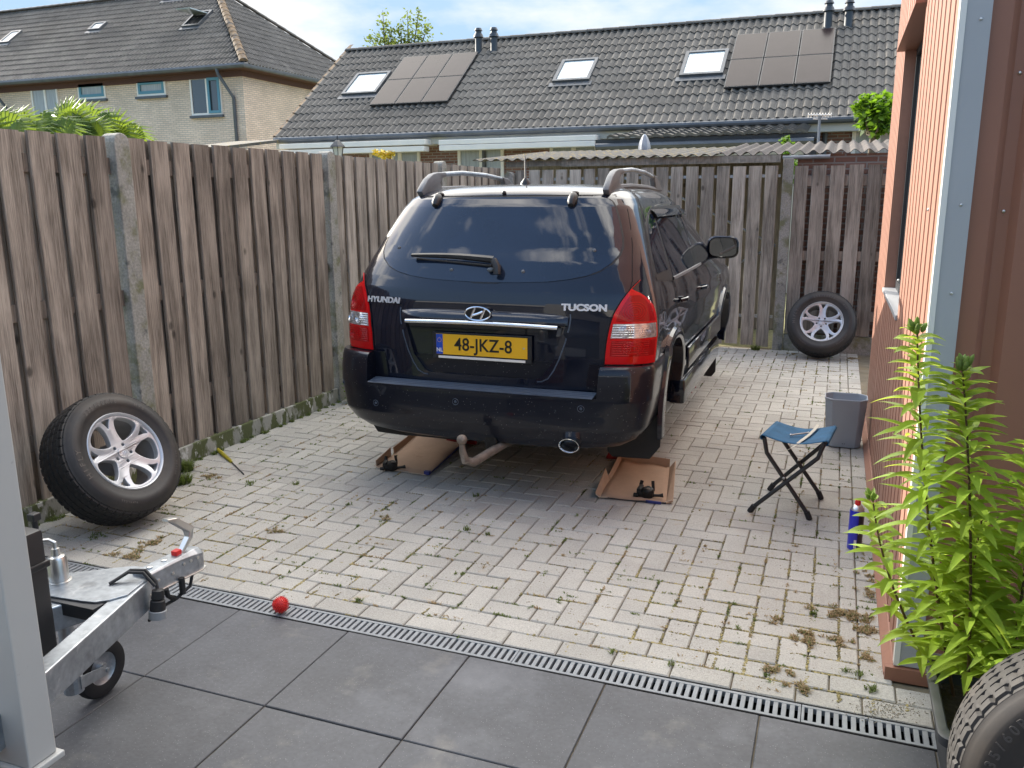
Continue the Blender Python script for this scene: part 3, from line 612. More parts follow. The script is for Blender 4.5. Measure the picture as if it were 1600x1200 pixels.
#@@PART2
# ------------------------------------------------------------------ tiled roofs
def tiled(O, u, v, Lv, lo, hi, wave=.155, row=.335, amp=.038, step=.020, seed=0, sub=6):
    """pantiles on a slope; lo(s), hi(s): extent along u at height s along v"""
    rs = random.Random(seed); mb = MB(); O, u, v = Vector(O), Vector(u).normalized(), Vector(v).normalized(); n = u.cross(v).normalized()
    if n.z < 0: n = -n
    prof = [(0, -.15), (.10, .35), (.26, .95), (.42, .95), (.62, .45), (.84, -.15)]
    nr = int(Lv/row)
    for r in range(nr+1):
        s0, s1 = r*row-.03, min((r+1)*row, Lv)
        if s1-s0 < .05: continue
        sm = max(s0, 0); a, b_ = lo((s0+s1)/2), hi((s0+s1)/2)
        if b_-a < wave: continue
        k0, k1 = int(math.ceil(a/wave)), int(b_/wave)
        for k in range(k0, k1):
            # two waves make one tile: tone changes by tile
            if (k-k0) % 2 == 0: rr = rs.random(); dz = rs.uniform(-.003, .003)
            ps = [(k+p[0])*wave for p in prof]+[(k+1)*wave]; hs = [p[1] for p in prof]+[-.15]
            lowr = [O+u*x+v*s0+n*(h*amp+step+dz) for x, h in zip(ps, hs)]; up_ = [O+u*x+v*s1+n*(h*amp+dz) for x, h in zip(ps, hs)]
            bot = [O+u*x+v*s0+n*(h*amp*.8-.012) for x, h in zip(ps, hs)]
            m_ = len(ps); vs = lowr+up_+bot
            mb.add(vs, [(i, i+1, m_+i+1, m_+i) for i in range(m_-1)]+[(2*m_+i, 2*m_+i+1, i+1, i) for i in range(m_-1)], rnd=rr)
    return mb
def ridge_caps(a, b_, r=.11, seg=.38, flat=.7):
    mb = MB(); a, b_ = Vector(a), Vector(b_); L_ = (b_-a).length; d = (b_-a)/L_; n = max(1, int(L_/seg)); side = d.cross(Vector((0, 0, 1))).normalized(); upv = side.cross(d).normalized()
    for k in range(n):
        p0, p1 = a+d*(L_*k/n), a+d*(L_*(k+1)/n+.03); rr = random.random()
        rows = []
        for p, rad in ((p0, r), (p1, r*.88)):
            rows.append([p+side*rad*math.cos(t)+upv*rad*flat*math.sin(t) for t in [math.pi*q/8 for q in range(9)]])
        o = len(mb.v); mb.grid(rows); mb.r[-8:] = [rr]*8
        mb.poly(rows[0], d*.012)
    return mb

# ---- row house
EY, EZ = 17.0, 3.06; RX0, RX1 = -12.42, 6.5; pit = R(35.6); run = 3.34; RZ = EZ+run*math.tan(pit)
rh = thing('row_house', 'long low row house behind the yard, dark tiled roof with solar panels', 'house', (-3, 20, 0))
tiled((RX0, EY, EZ), (1, 0, 0), (0, math.cos(pit), math.sin(pit)), run/math.cos(pit), lambda s: 0, lambda s: RX1-RX0, seed=3).build('roof', MT['tile'], rh, True)
rs_ = MB(); rs_.poly([(RX0+.06, EY+.05, EZ-.06), (RX0+.06, EY+run, RZ-.07), (RX0+.06, EY+2*run, EZ-.06)], (RX1-RX0-.1, 0, 0)); rs_.build('gable', MT['rbrick'], rh, True)
bk = MB(); bk.poly([(RX0, EY+run+.02, RZ), (RX0, EY+2*run+.1, EZ), (RX0, EY+2*run+.1, EZ-.05), (RX0, EY+run+.02, RZ-.05)], (RX1-RX0, 0, 0)); bk.build('rear_roof', MT['tile'], rh, True)
ridge_caps((RX0, EY+run, RZ+.0), (RX1, EY+run, RZ+.0)).build('ridge_tiles', MT['tile'], rh, True, smooth=True)
vg = MB()
for k in range(13):
    s0 = k*.34; a = Vector((RX0, EY+s0*math.cos(pit), EZ+s0*math.sin(pit))); vg.box(RX0-.05, RX0+.07, a.y-.02, a.y+.30, a.z-.04+0, a.z+.0, Matrix.Identity(4)); 
    vg.cr = random.random()
    b0 = a+Vector((0, .34*math.cos(pit), .34*math.sin(pit))); n_ = Vector((0, -math.sin(pit), math.cos(pit)))
    vg.add([a+Vector((-.05, 0, 0))+n_*.045, a+Vector((.07, 0, 0))+n_*.05, b0+Vector((.07, 0, 0))+n_*.03, b0+Vector((-.05, 0, 0))+n_*.025, a+Vector((-.05, 0, 0))-n_*.06, b0+Vector((-.05, 0, 0))-n_*.06], ((0,1,2,3), (4,0,3,5)))
vg.build('verge_tiles', MT['ridge_moss'], rh, True)
# moss tufts along verge
MB().box(RX0+.10, 5.9, EY+.35, EY+2*run-.3, -.1, EZ-.02).build('wall', MT['rbrick'], rh, True)
MB().box(RX0, 6, EY+.02, EY+.34, EZ-.26, EZ-.075).build('eaves_board', MT['cream'], rh, True)
gt = MB(); gt.tube([(RX0, EY-.04, EZ-.06), (6, EY-.04, EZ-.06)], .065, 10); gt.build('gutter', MT['lead'], rh, True, smooth=True)
for px in (755, 1288):
    p = pl(px, 230, 1, EY+.27); gt = MB(); gt.tube([(p.x, EY+.30, EZ-.08), (p.x, EY+.30, 0)], .045, 8); gt.build('downpipe', MT['lead'], rh, True, smooth=True)
YF = EY+.35
def rect(x0, x1, y0, y1, yy):
    a = pl(x0, (y0+y1)/2, 1, yy); b_ = pl(x1, (y0+y1)/2, 1, yy); c = pl((x0+x1)/2, y0, 1, yy); d = pl((x0+x1)/2, y1, 1, yy); return a.x, b_.x, d.z, c.z
def hwin(x0, x1, z0, z1, yy, parent, fm, gm, mull=(), t_=.055, name='window', hm=()):
    f = MB(); f.box(x0, x1, yy-.05, yy+.02, z0, z0+t_); f.box(x0, x1, yy-.05, yy+.02, z1-t_, z1); f.box(x0, x0+t_, yy-.05, yy+.02, z0+t_, z1-t_); f.box(x1-t_, x1, yy-.05, yy+.02, z0+t_, z1-t_)
    for q in mull: xm = x0+(x1-x0)*q; f.box(xm-t_*.7, xm+t_*.7, yy-.049, yy+.02, z0+t_, z1-t_)
    for q in hm: zm = z0+(z1-z0)*q; f.box(x0+t_, x1-t_, yy-.048, yy+.02, zm-.02, zm+.02)
    fo = f.build(name, fm, parent, True)
    MB().box(x0+t_, x1-t_, yy-.025, yy-.015, z0+t_, z1-t_).build('pane', gm, fo)
    return fo
x0, x1, z0, z1 = rect(665, 690, 227, 250, YF); 
for (a, b_, top, gl, mu) in ((578, 607, 228, 'curtain', ()), (612, 657, 226, 'curtain', (.3,)), (716, 788, 226, 'curtain', (.52,)), (860, 935, 221, 'curtain', (.5,)), (1330, 1420, 190, 'curtain', (.45,))):
    xa = pl(a, 230, 1, YF).x; xb = pl(b_, 230, 1, YF).x; zt = pl((a+b_)/2, top, 1, YF).z
    hwin(xa, xb, .4, zt, YF, rh, MT['white'], MT[gl], mu, .07, hm=(.82,) if a == 612 else ())
xa = pl(446, 240, 1, YF).x; xb = pl(560, 240, 1, YF).x
hwin(xa, xb-.4, .2, EZ-.45, YF, rh, MT['white'], MT['glass_house'], (.35, .7), .07)
# awnings
for (a, b_, yt, yb) in ((437, 665, 217, 234), (686, 932, 209, 222)):
    xa = pl(a, 225, 1, EY-.25).x; xb = pl(b_, 215, 1, EY-.25).x
    m_ = MB(); m_.box(xa, xb, EY-.28, EY+.33, EZ-.30 if a > 500 else EZ-.28, EZ-.20 if a > 500 else EZ-.17); m_.box(xa+.02, xb-.02, EY-.30, EY-.05, EZ-.42, EZ-.31)
    o = m_.build('awning', MT['white'], bevel=.01); tag(o, 'long white folded awning under the gutter at the left end of the row house' if a < 500 else 'white awning box under the gutter above the red brick and curtained window', 'awning', 'folded awnings')
MB().box(pl(833, 230, 1, YF).x, pl(845, 230, 1, YF).x, YF-.08, YF, 2.44, 2.55).build('wall_lamp', MT['white'], rh, True, bevel=.01)
# skylights, panels, vents on the front slope
nrm = Vector((0, -math.sin(pit), math.cos(pit))); vv = Vector((0, math.cos(pit), math.sin(pit)))
def on_slope(px, py, O, n):
    d = r2*((px-800)/F) - u2*((py-600)/F) + fwd; o = Vector((0, 0, H)); t = (Vector(O)-o).dot(n)/d.dot(n); return o+d*t
EO = Vector((0, EY, EZ))
def slope_rect(cx_px, O, n, u, v):
    P = [on_slope(x, y, O, n) for x, y in cx_px]; us = [(p-O).dot(u) for p in P]; vs = [(p-O).dot(v) for p in P]
    return (us[0]+us[3])/2, (us[1]+us[2])/2, (vs[2]+vs[3])/2, (vs[0]+vs[1])/2      # u0,u1,v0,v1 from TL,TR,BR,BL
def slope_box(mb, O, n, u, v, u0, u1, v0, v1, h0, h1):
    P = lambda a, b_, c: O+u*a+v*b_+n*c
    mb.add([P(u0,v0,h0),P(u1,v0,h0),P(u1,v1,h0),P(u0,v1,h0),P(u0,v0,h1),P(u1,v0,h1),P(u1,v1,h1),P(u0,v1,h1)], ((3,2,1,0),(4,5,6,7),(0,1,5,4),(1,2,6,5),(2,3,7,6),(3,0,4,7)))
def skylight(quad, O, n, u, v, parent, open_=0):
    u0, u1, v0, v1 = slope_rect(quad, O, n, u, v); t_ = .07
    f = MB()
    slope_box(f, O, n, u, v, u0, u1, v0, v0+t_, 0, .10); slope_box(f, O, n, u, v, u0, u1, v1-t_, v1, 0, .10)
    slope_box(f, O, n, u, v, u0, u0+t_, v0+t_, v1-t_, 0, .10); slope_box(f, O, n, u, v, u1-t_, u1, v0+t_, v1-t_, 0, .10)
    slope_box(f, O, n, u, v, u0-.06, u1+.06, v0-.16, v0, .0, .05)
    fo = f.build('skylight', MT['lead'], parent, True)
    q = MB()
    if open_: 
        q.add([O+u*(u0+t_)+v*(v1-.2)+n*.10, O+u*(u1-t_)+v*(v1-.2)+n*.10, O+u*(u1-t_)+v*(v0+.1)+n*.62, O+u*(u0+t_)+v*(v0+.1)+n*.62,
               O+u*(u0+t_)+v*(v1-.2)+n*.06, O+u*(u1-t_)+v*(v1-.2)+n*.06, O+u*(u1-t_)+v*(v0+.1)+n*.58, O+u*(u0+t_)+v*(v0+.1)+n*.58], ((0,1,2,3),(7,6,5,4),(3,2,6,7),(0,3,7,4),(1,5,6,2)))
        q2 = MB(); slope_box(q2, O, n, u, v, u0+t_, u1-t_, v0+t_, v1-t_, .03, .05); q2.build('opening', MT['dark'], fo)
    else: slope_box(q, O, n, u, v, u0+t_, u1-t_, v0+t_, v1-t_, .05, .075)
    q.build('pane', MT['skyglass'], fo)
UX = Vector((1, 0, 0))
for q in (((556,119),(609,117),(592,150),(541,151)), ((879,98),(935,97),(922,130),(866,132)), ((1072,86),(1138,83),(1131,121),(1063,123))):
    skylight(q, EO, nrm, UX, vv, rh)
for lab, q in (('left hand block of six solar panels, glinting, beside the small skylight', ((632,95),(747,87),(703,164),(580,170))), ('right hand block of six dark solar panels below the two far roof vents', ((1149,59),(1305,52),(1299,135),(1133,144)))):
    u0, u1, v0, v1 = slope_rect(q, EO, nrm, UX, vv); t = thing('solar_array', lab, 'solar panels', EO+UX*u0+vv*v0, 'solar arrays on the row house')
    for i in range(3):
        for j in range(2):
            a, b_ = u0+(u1-u0)*i/3+.01, u0+(u1-u0)*(i+1)/3-.01; c, d = v0+(v1-v0)*j/2+.01, v0+(v1-v0)*(j+1)/2-.01
            p = MB(); slope_box(p, EO, nrm, UX, vv, a, b_, c, d, .06, .10); po = p.build('solar_panel', MT['frame_dark'], t, True)
            p = MB(); slope_box(p, EO, nrm, UX, vv, a+.018, b_-.018, c+.018, d-.018, .10, .103); p.build('cells', MT['solar'], po)
            po['label'] = 'framed dark solar panel'
vent_lab = ['left roof vent of the pair above the left solar panels', 'right roof vent of the pair above the left solar panels', 'left roof vent of the pair above the right solar panels', 'right roof vent of the pair above the right solar panels']
for i, (px, py, top) in enumerate(((748, 82, 44), (772, 80, 43), (1293, 45, 1), (1325, 42, 0))):
    p = on_slope(px, py, EO, nrm); z1 = pl(px, top, 1, p.y).z
    m_ = MB(); hh = z1-p.z
    m_.lathe([(.11, -.12), (.085, .02), (.08, hh-.22), (.125, hh-.21), (.095, hh-.13), (.075, hh-.12), (.07, hh-.07), (.10, hh-.06), (.07, hh), (.001, hh)], 16, Matrix.Translation(p))
    o = m_.build('roof_vent', MT['pipe'], smooth=True); tag(o, vent_lab[i], 'roof vent', 'roof vents')
# lean-to with tiled front on the row house
lt = thing('lean_to', 'low extension with a strip of dark tiles and blue gutter under the row house eaves', 'extension', (-3, 16, 0))
LY = 15.2; p0 = pl(932, 215, 1, LY); p1 = pl(1288, 200, 1, LY); zt = pl(1100, 197, 1, 16.6).z
LZ = pl(1100, 211, 1, LY).z; sl2 = math.atan2(EZ-.14-LZ, 16.95-LY)
tiled((p0.x, LY, LZ), (1, 0, 0), (0, math.cos(sl2), math.sin(sl2)), (16.9-LY)/math.cos(sl2), lambda s: s*.25, lambda s: p1.x-p0.x-.15, wave=.2, row=.36, amp=.03, step=.03, seed=8).build('roof', MT['tile'], lt, True)
m_ = MB(); m_.box(p0.x-.02, p1.x-.1, LY+.02, LY+.10, LZ-.11, LZ-.02); m_.build('eaves_board', MT['frame_dark'], lt, True)
m_ = MB(); m_.tube([(p0.x, LY-.03, LZ-.15), (p1.x-.15, LY-.03, LZ-.15)], .06, 8); m_.build('gutter', MT['lead'], lt, True, smooth=True)
m_ = MB(); m_.box(p0.x+.2, p1.x-.3, LY+.12, LY+.3, 0, LZ-.2); m_.build('cream_wall', MT['cream'], lt, True)
for xa, xb in ((p0.x-.02, p0.x+.2), (p1.x-.3, p1.x-.1)): MB().box(xa, xb, LY+.1, 17.3, 0, LZ-.12).build('corner_post', MT['frame_dark'], lt, True)

# ---- the two-storey house on the left
LYF = 21.4; CX0 = -16.56; EZ2 = 5.56; rr2, hh2 = 4.1, 3.2; XL = -34
lh = thing('cream_brick_house', 'two storey cream brick house on the left with hipped tiled roof', 'house', (-20, 24, 0))
wi = .42
w_ = MB(); w_.box(XL, CX0-wi, LYF+wi, LYF+2*rr2-wi, 0, EZ2-.12); w_.build('wall', MT['cbrick'], lh, True)
m_ = MB(); m_.box(XL, CX0-wi+.06, LYF+wi-.06, LYF+2*rr2-wi+.06, EZ2-.30, EZ2-.13); m_.build('fascia', MT['brownfascia'], lh, True)
m_ = MB(); m_.tube([(XL, LYF+.0, EZ2-.05), (CX0, LYF, EZ2-.05), (CX0, LYF+2*rr2, EZ2-.05)], .08, 8); m_.build('gutter', MT['lead'], lh, True, smooth=True)
m_ = MB(); m_.box(XL, CX0-.02, LYF+.02, LYF+2*rr2, EZ2-.13, EZ2-.07); m_.build('soffit', MT['brownfascia'], lh, True)
sl_ = math.atan2(hh2, rr2); Lv = rr2/math.cos(sl_)
tiled((CX0, LYF, EZ2), (-1, 0, 0), (0, math.cos(sl_), math.sin(sl_)), Lv, lambda s: s*math.cos(sl_), lambda s: CX0-XL, wave=.16, row=.34, amp=.036, seed=11).build('roof', MT['tile_left'], lh, True)
tiled((CX0, LYF, EZ2), (0, 1, 0), (-math.cos(sl_), 0, math.sin(sl_)), Lv, lambda s: s*math.cos(sl_), lambda s: 2*rr2-s*math.cos(sl_), wave=.16, row=.34, amp=.036, seed=12).build('side_roof', MT['tile_left'], lh, True)
m_ = MB(); A, B_, P_ = Vector((CX0, LYF+2*rr2, EZ2)), Vector((XL, LYF+2*rr2, EZ2)), Vector((CX0-rr2, LYF+rr2, EZ2+hh2)); m_.add([A, B_, Vector((XL, LYF+rr2, EZ2+hh2)), P_], ((0,1,2,3),)); m_.build('rear_roof', MT['tile_left'], lh, True)
m_ = MB(); e_ = Vector((0, 0, -.05)); m_.add([Vector((CX0, LYF, EZ2))+e_, Vector((XL, LYF, EZ2))+e_, Vector((XL, LYF+rr2, EZ2+hh2))+e_, P_+e_, A+e_], ((0,1,2,3), (0,3,4))); m_.build('underlay', MT['frame_dark'], lh, True)
ridge_caps(Vector((CX0, LYF, EZ2+.05)), P_+Vector((0, 0, .05)), .13, .36).build('hip_tiles', MT['ridge_moss'], lh, True, smooth=True)
m_ = ridge_caps(A+Vector((0, 0, .05)), P_+Vector((0, 0, .05)), .12, .36); m_.build('rear_hip_tiles', MT['tile_left'], lh, True, smooth=True)
ridge_caps(P_+Vector((0, 0, .05)), Vector((XL, LYF+rr2, EZ2+hh2+.05)), .12, .36).build('ridge_tiles', MT['tile_left'], lh, True, smooth=True)
YW2 = LYF+wi
def w2q(a, b_, t, bt): 
    x0 = pl(a, (t+bt)/2, 1, YW2).x; x1 = pl(b_, (t+bt)/2, 1, YW2).x; return x0, x1, pl((a+b_)/2, bt, 1, YW2).z, pl((a+b_)/2, t, 1, YW2).z
for (q, mu, gm) in ((w2q(299,347,120,180), (.55,), 'glass_house'), (w2q(215,260,124,150), (), 'curtain'), (w2q(123,166,128,155), (), 'curtain'), (w2q(52,93,134,192), (.52,), 'curtain')):
    x0, x1, z0, z1 = q
    fo = hwin(x0, x1, z0, z1, YW2, lh, MT['white'], MT[gm], mu, .06)
    if not mu: 
        t_ = .09; f = MB(); f.box(x0+.06, x1-.06, YW2-.06, YW2-.03, z0+.06, z0+.06+t_); f.box(x0+.06, x1-.06, YW2-.06, YW2-.03, z1-.06-t_, z1-.06); f.box(x0+.06, x0+.06+t_, YW2-.06, YW2-.03, z0+.06+t_, z1-.06-t_); f.box(x1-.06-t_, x1-.06, YW2-.06, YW2-.03, z0+.06+t_, z1-.06-t_); f.build('sash', MT['tealframe'], fo)
    elif gm == 'glass_house':
        xm = x0+(x1-x0)*.58; f = MB(); f.box(xm, x1-.03, YW2-.075, YW2-.045, z0+.04, z0+.12); f.box(xm, x1-.03, YW2-.075, YW2-.045, z1-.12, z1-.04); f.box(xm, xm+.08, YW2-.075, YW2-.045, z0+.12, z1-.12); f.box(x1-.11, x1-.03, YW2-.075, YW2-.045, z0+.12, z1-.12); f.build('sash', MT['tealframe'], fo)
    MB().box(x0-.05, x1+.02, YW2-.012, YW2+.01, z1+.005, z1+.22).build('lintel', MT['lead'], lh, True); MB().box(x0-.06, x1+.03, YW2-.09, YW2, z0-.08, z0-.005).build('window_sill', MT['lead'], lh, True)
for px in (366, 12):
    p = pl(px, 140, 1, YW2); m_ = MB(); m_.tube([(p.x-.25, LYF, EZ2-.1), (p.x-.22, LYF, EZ2-.25), (p.x, YW2-.06, EZ2-.9), (p.x, YW2-.06, 0)], .05, 8); m_.build('downpipe', MT['lead'], lh, True, smooth=True)
O2 = Vector((CX0, LYF, EZ2)); n2 = Vector((0, -math.sin(sl_), math.cos(sl_))); v2 = Vector((0, math.cos(sl_), math.sin(sl_)))
skylight(((26,51),(32,52),(18,69),(-4,70)), O2, n2, UX, v2, lh); skylight(((148,39),(166,38),(160,48),(142,50)), O2, n2, UX, v2, lh, 0)
skylight(((305,22),(330,20),(316,42),(288,45)), O2, n2, UX, v2, lh, 1); skylight(((268,-14),(300,-16),(292,-1),(262,2)), O2, n2, UX, v2, lh)
# small grey roof of a garden room in front of it
gr_ = thing('garden_room', 'pale sloping glass garden roof seen just over the fence below the cream house', 'garden room', (-11, 14, 0))
a = pl(285, 224, 1, 15); b_ = pl(384, 220, 1, 15)
m_ = MB(); m_.poly([(a.x, 13.6, a.z-.25), (b_.x-.4, 13.6, a.z-.25), (b_.x, 16.2, a.z+.10), (a.x+.5, 16.2, a.z+.10)], (0, 0, -.06)); m_.build('roof', MT['corr'], gr_, True)
m_ = MB(); m_.box(a.x+.6, b_.x-.5, 13.9, 16, 0, a.z-.32); m_.build('wall', MT['white'], gr_, True)

# ------------------------------------------------------------------ greenery behind the fences
def leafball(mb, c, rad, n, ls, sc=(1, 1, 1), seed=0, clumps=26):
    rs = random.Random(seed); cl_ = []
    for k in range(clumps):
        d = Vector((rs.gauss(0, 1), rs.gauss(0, 1), rs.gauss(0, 1))).normalized()*rad*rs.uniform(.25, .86); cl_.append((Vector((d.x*sc[0], d.y*sc[1], d.z*sc[2])), rs.uniform(.24, .42)*rad, rs.random()))
    for k in range(n):
        q, cr, tone = rs.choice(cl_); p = Vector(c)+q+Vector((rs.gauss(0, 1), rs.gauss(0, 1), rs.gauss(0, 1))).normalized()*cr*rs.uniform(.5, 1)
        d = Vector((rs.uniform(-1, 1), rs.uniform(-1, 1), rs.uniform(-.8, .5))).normalized()*ls*rs.uniform(.6, 1.2); w = d.cross(Vector((rs.uniform(-1, 1), rs.uniform(-1, 1), 1))).normalized()*d.length*.32
        mb.add([p, p+d*.4+w, p+d, p+d*.4-w], ((0,1,2), (0,2,3)), rnd=min(1, max(0, tone*.7+rs.random()*.4)))
t = thing('ball_tree', 'small bright green ball shaped tree in front of the row house at the right', 'tree', (0, 13, 0))
c = pl(1368, 182, 1, 13); rad = (pl(1404, 182, 1, 13)-pl(1334, 182, 1, 13)).length/2
m_ = MB(); leafball(m_, c, rad*1.02, 2200, .11, (1, 1, 1.15), 4); m_.build('crown', MT['leaf2'], t, True)
m_ = MB(); b0 = pl(1362, 225, 1, 13); m_.tube([(b0.x, 13, -.05), (b0.x, 13, 1.4), (b0.x+.01, 13, b0.z), (c.x, 13, c.z)], [.07, .06, .05, .02], 8)
for k in range(9):
    d = Vector((random.uniform(-1, 1), random.uniform(-1, 1), random.uniform(.1, 1))).normalized()*rad*.8; m_.tube([(c.x, 13, b0.z+.1), Vector((c.x, 13, b0.z+.1))+d*.6, Vector((c.x, 13, c.z))+d], [.025, .015, .006], 5)
m_.build('trunk', MT['bark'], t, True)
t = thing('garden_bush', 'small pale green bush peeking over the shed roof', 'bush', (-1, 13.5, 0))
c = pl(1233, 221, 1, 13.5); m_ = MB(); leafball(m_, c, .13, 240, .06, (1, 1, 1), 5, 8); leafball(m_, c-Vector((0, 0, .35)), .3, 500, .07, (1, 1, 1), 6, 8); m_.build('foliage', MT['leaf2'], t, True)
m_ = MB(); m_.tube([(c.x, 13.5, -.05), (c.x, 13.5, c.z)], .02, 6); m_.build('stem', MT['bark'], t, True)
t = thing('tall_tree', 'tall sparse tree rising behind the ridge of the row house', 'tree', (-11, 27, 0))
m_ = MB(); m2 = MB(); rs = random.Random(3)
for (tx, ty, by) in ((598, 16, 75), (637, 18, 78), (655, 14, 80), (668, 40, 82), (578, 55, 84), (612, 44, 84), (626, 40, 84), (645, 50, 84), (600, 40, 84), (606, 60, 84), (632, 62, 84), (660, 62, 84)):
    a = pl(tx, ty, 1, 27); b_ = pl(620+(tx-620)*.6, 110, 1, 27); m2.tube([b_, b_.lerp(a, .5)+Vector((rs.uniform(-.1, .1), 0, 0)), a], [.05, .025, .006], 5)
    for k in range(150):
        s_ = rs.random()**.8; p = a.lerp(b_, s_*.8)+Vector((rs.gauss(0, 1), rs.gauss(0, 1), rs.gauss(0, .6)))*(.08+.26*s_)
        d = Vector((rs.uniform(-1, 1), rs.uniform(-1, 1), rs.uniform(-.6, .8))).normalized()*rs.uniform(.08, .17); w = d.cross(Vector((rs.uniform(-1, 1), .5, 1))).normalized()*d.length*.3
        m_.add([p, p+d*.4+w, p+d, p+d*.4-w], ((0,1,2), (0,2,3)), rnd=rs.random())
m_.build('crown', MT['treeleaf'], t, True); b_ = pl(622, 110, 1, 27); m2.tube([(b_.x, 27, -.1), (b_.x, 27, b_.z)], [.2, .08], 8); m2.build('trunk', MT['bark'], t, True)
# fan palms over the left fence
def palm(cs, base, lab):
    t = thing('fan_palm', lab, 'palm', (base[0], base[1], 0), 'fan palms behind the fence'); m_ = MB(); rs = random.Random(int(abs(base[1]*100))); st = MB()
    bx = Vector((base[0], base[1], 0))
    top = Vector((base[0], base[1], cs[0].z-.15))
    st.tube([(base[0], base[1], -.05), top], [.09, .07], 8)
    for c in cs:
        out_ = (c-top); st.tube([top, top+out_*.5+Vector((0, 0, .1)), c], .008, 4)
        n = 22; face = Vector((rs.uniform(-.4, .9), -1, rs.uniform(-.2, .9))).normalized(); u_ = face.cross(Vector((0, 0, 1))).normalized(); w_ = u_.cross(face).normalized(); rl = rs.uniform(.20, .29); rot = rs.uniform(-.5, .5)
        for k in range(n):
            an = rot+math.pi*(-.12+1.24*k/(n-1)); d = u_*math.cos(an)+w_*math.sin(an); s_ = d.cross(face).normalized()
            L_ = rl*(.85+.2*math.sin(math.pi*k/(n-1)))*rs.uniform(.9, 1.05); a = c+d*.03; b1 = c+d*L_*.55+face*.03; e = c+d*L_+face*(-.02)+Vector((0, 0, -L_*.16)); wd_ = .014
            r_ = rs.random(); m_.add([a-s_*.003, b1-s_*wd_, b1+face*.01, b1+s_*wd_, a+s_*.003, e], ((0,1,2), (0,2,4), (4,2,3), (1,5,2), (2,5,3)), rnd=r_)
    m_.build('leaves', MT['palm'], t, True); st.build('trunk', MT['bark'], t, True)
P3 = lambda px, py, x: pl(px, py+8, 0, x)
palm([P3(8, 205, -5.0), P3(35, 196, -5.2), P3(62, 200, -5.1), P3(20, 215, -4.8), P3(50, 218, -4.9), P3(-20, 205, -5.1)], (-5.3, P3(30, 205, -5.1).y), 'bright fan palm sprawling over the fence at the far left')
palm([P3(110, 186, -5.2), P3(135, 190, -5.4), P3(155, 196, -5.1), P3(95, 205, -4.9), P3(125, 205, -5.0), P3(150, 210, -4.9), P3(118, 196, -5.1), P3(180, 206, -5.1), P3(200, 212, -5.0)], (-5.4, P3(130, 195, -5.2).y), 'bright fan palm sprawling beside the first concrete post')
# garden lamp, parasol, aerial, yellow shrub
t = thing('garden_lamp', 'black lantern garden lamp poking over the fence', 'lamp', (-7, 10, 0)); yy = 11.0
c = pl(528, 232, 1, yy); s_ = .1
m_ = MB(); m_.lathe([(.03, -2.2), (.025, -.17), (.06, -.16), (.055, -.13)], 8, Matrix.Translation(c)); m_.build('lamp_post', MT['black_plastic'], t, True)
m_ = MB(); m_.lathe([(.055, -.13), (.085, .02)], 6, Matrix.Translation(c)); m_.build('lamp_glass', MT['lampglass'], t, True)
m_ = MB(); m_.lathe([(.125, .02), (.11, .04), (.05, .10), (.02, .12), (.012, .17), (.001, .19)], 6, Matrix.Translation(c))
for k in range(6):
    a = k*math.pi/3; m_.tube([c+Vector((.057*math.cos(a), .057*math.sin(a), -.13)), c+Vector((.088*math.cos(a), .088*math.sin(a), .02))], .006, 4)
m_.build('lantern', MT['frame_dark'], t, True)
c = pl(1007, 222, 1, 12); m_ = MB()
m_.lathe([(.02, -2), (.02, -.18), (.075, -.16), (.085, -.08), (.07, 0), (.045, .06), (.02, .10), (.001, .11)], 14, Matrix.Translation(c), rf=lambda j, k, r: r*(1+.14*math.sin(k*2.7)) if 1 < j < 7 else r)
tag(m_.build('closed_parasol', MT['parasol'], smooth=True), 'folded grey covered parasol top behind the mossy corrugated roof', 'parasol')
t = thing('tv_aerial', 'white television aerial on a mast in front of the row house', 'aerial', (-.4, 12, 0)); yy = 12.0
a = pl(1280, 240, 1, yy); b_ = pl(1281, 180, 1, yy); m_ = MB(); m_.tube([(a.x, yy, 0), b_], .02, 6); m_.build('mast', MT['grate'], t, True)
m_ = MB(); l_ = pl(1263, 180, 1, yy); r_ = pl(1299, 180, 1, yy); m_.tube([l_, r_], .01, 4)
for k in range(9):
    p = l_.lerp(r_, k/8); m_.tube([p-Vector((0, .12, 0)), p+Vector((0, .12, 0))], .006, 4); m_.tube([p-Vector((0, 0, .03)), p+Vector((0, 0, .03))], .006, 4)
m_.tube([pl(1270, 186, 1, yy), pl(1293, 186, 1, yy)], .008, 4); m_.build('aerial_bars', MT['white'], t, True)
t = MB(); c = pl(600, 241, 1, 10.5); leafball(t, c, .16, 260, .05, (1.3, 1, .6), 9, 8)
t.tube([(c.x, 10.5, -.05), (c.x, 10.5, c.z)], .015, 5); tag(t.build('flowering_shrub', MT['flower']), 'yellow flowering shrub just showing over the fence top', 'shrub')
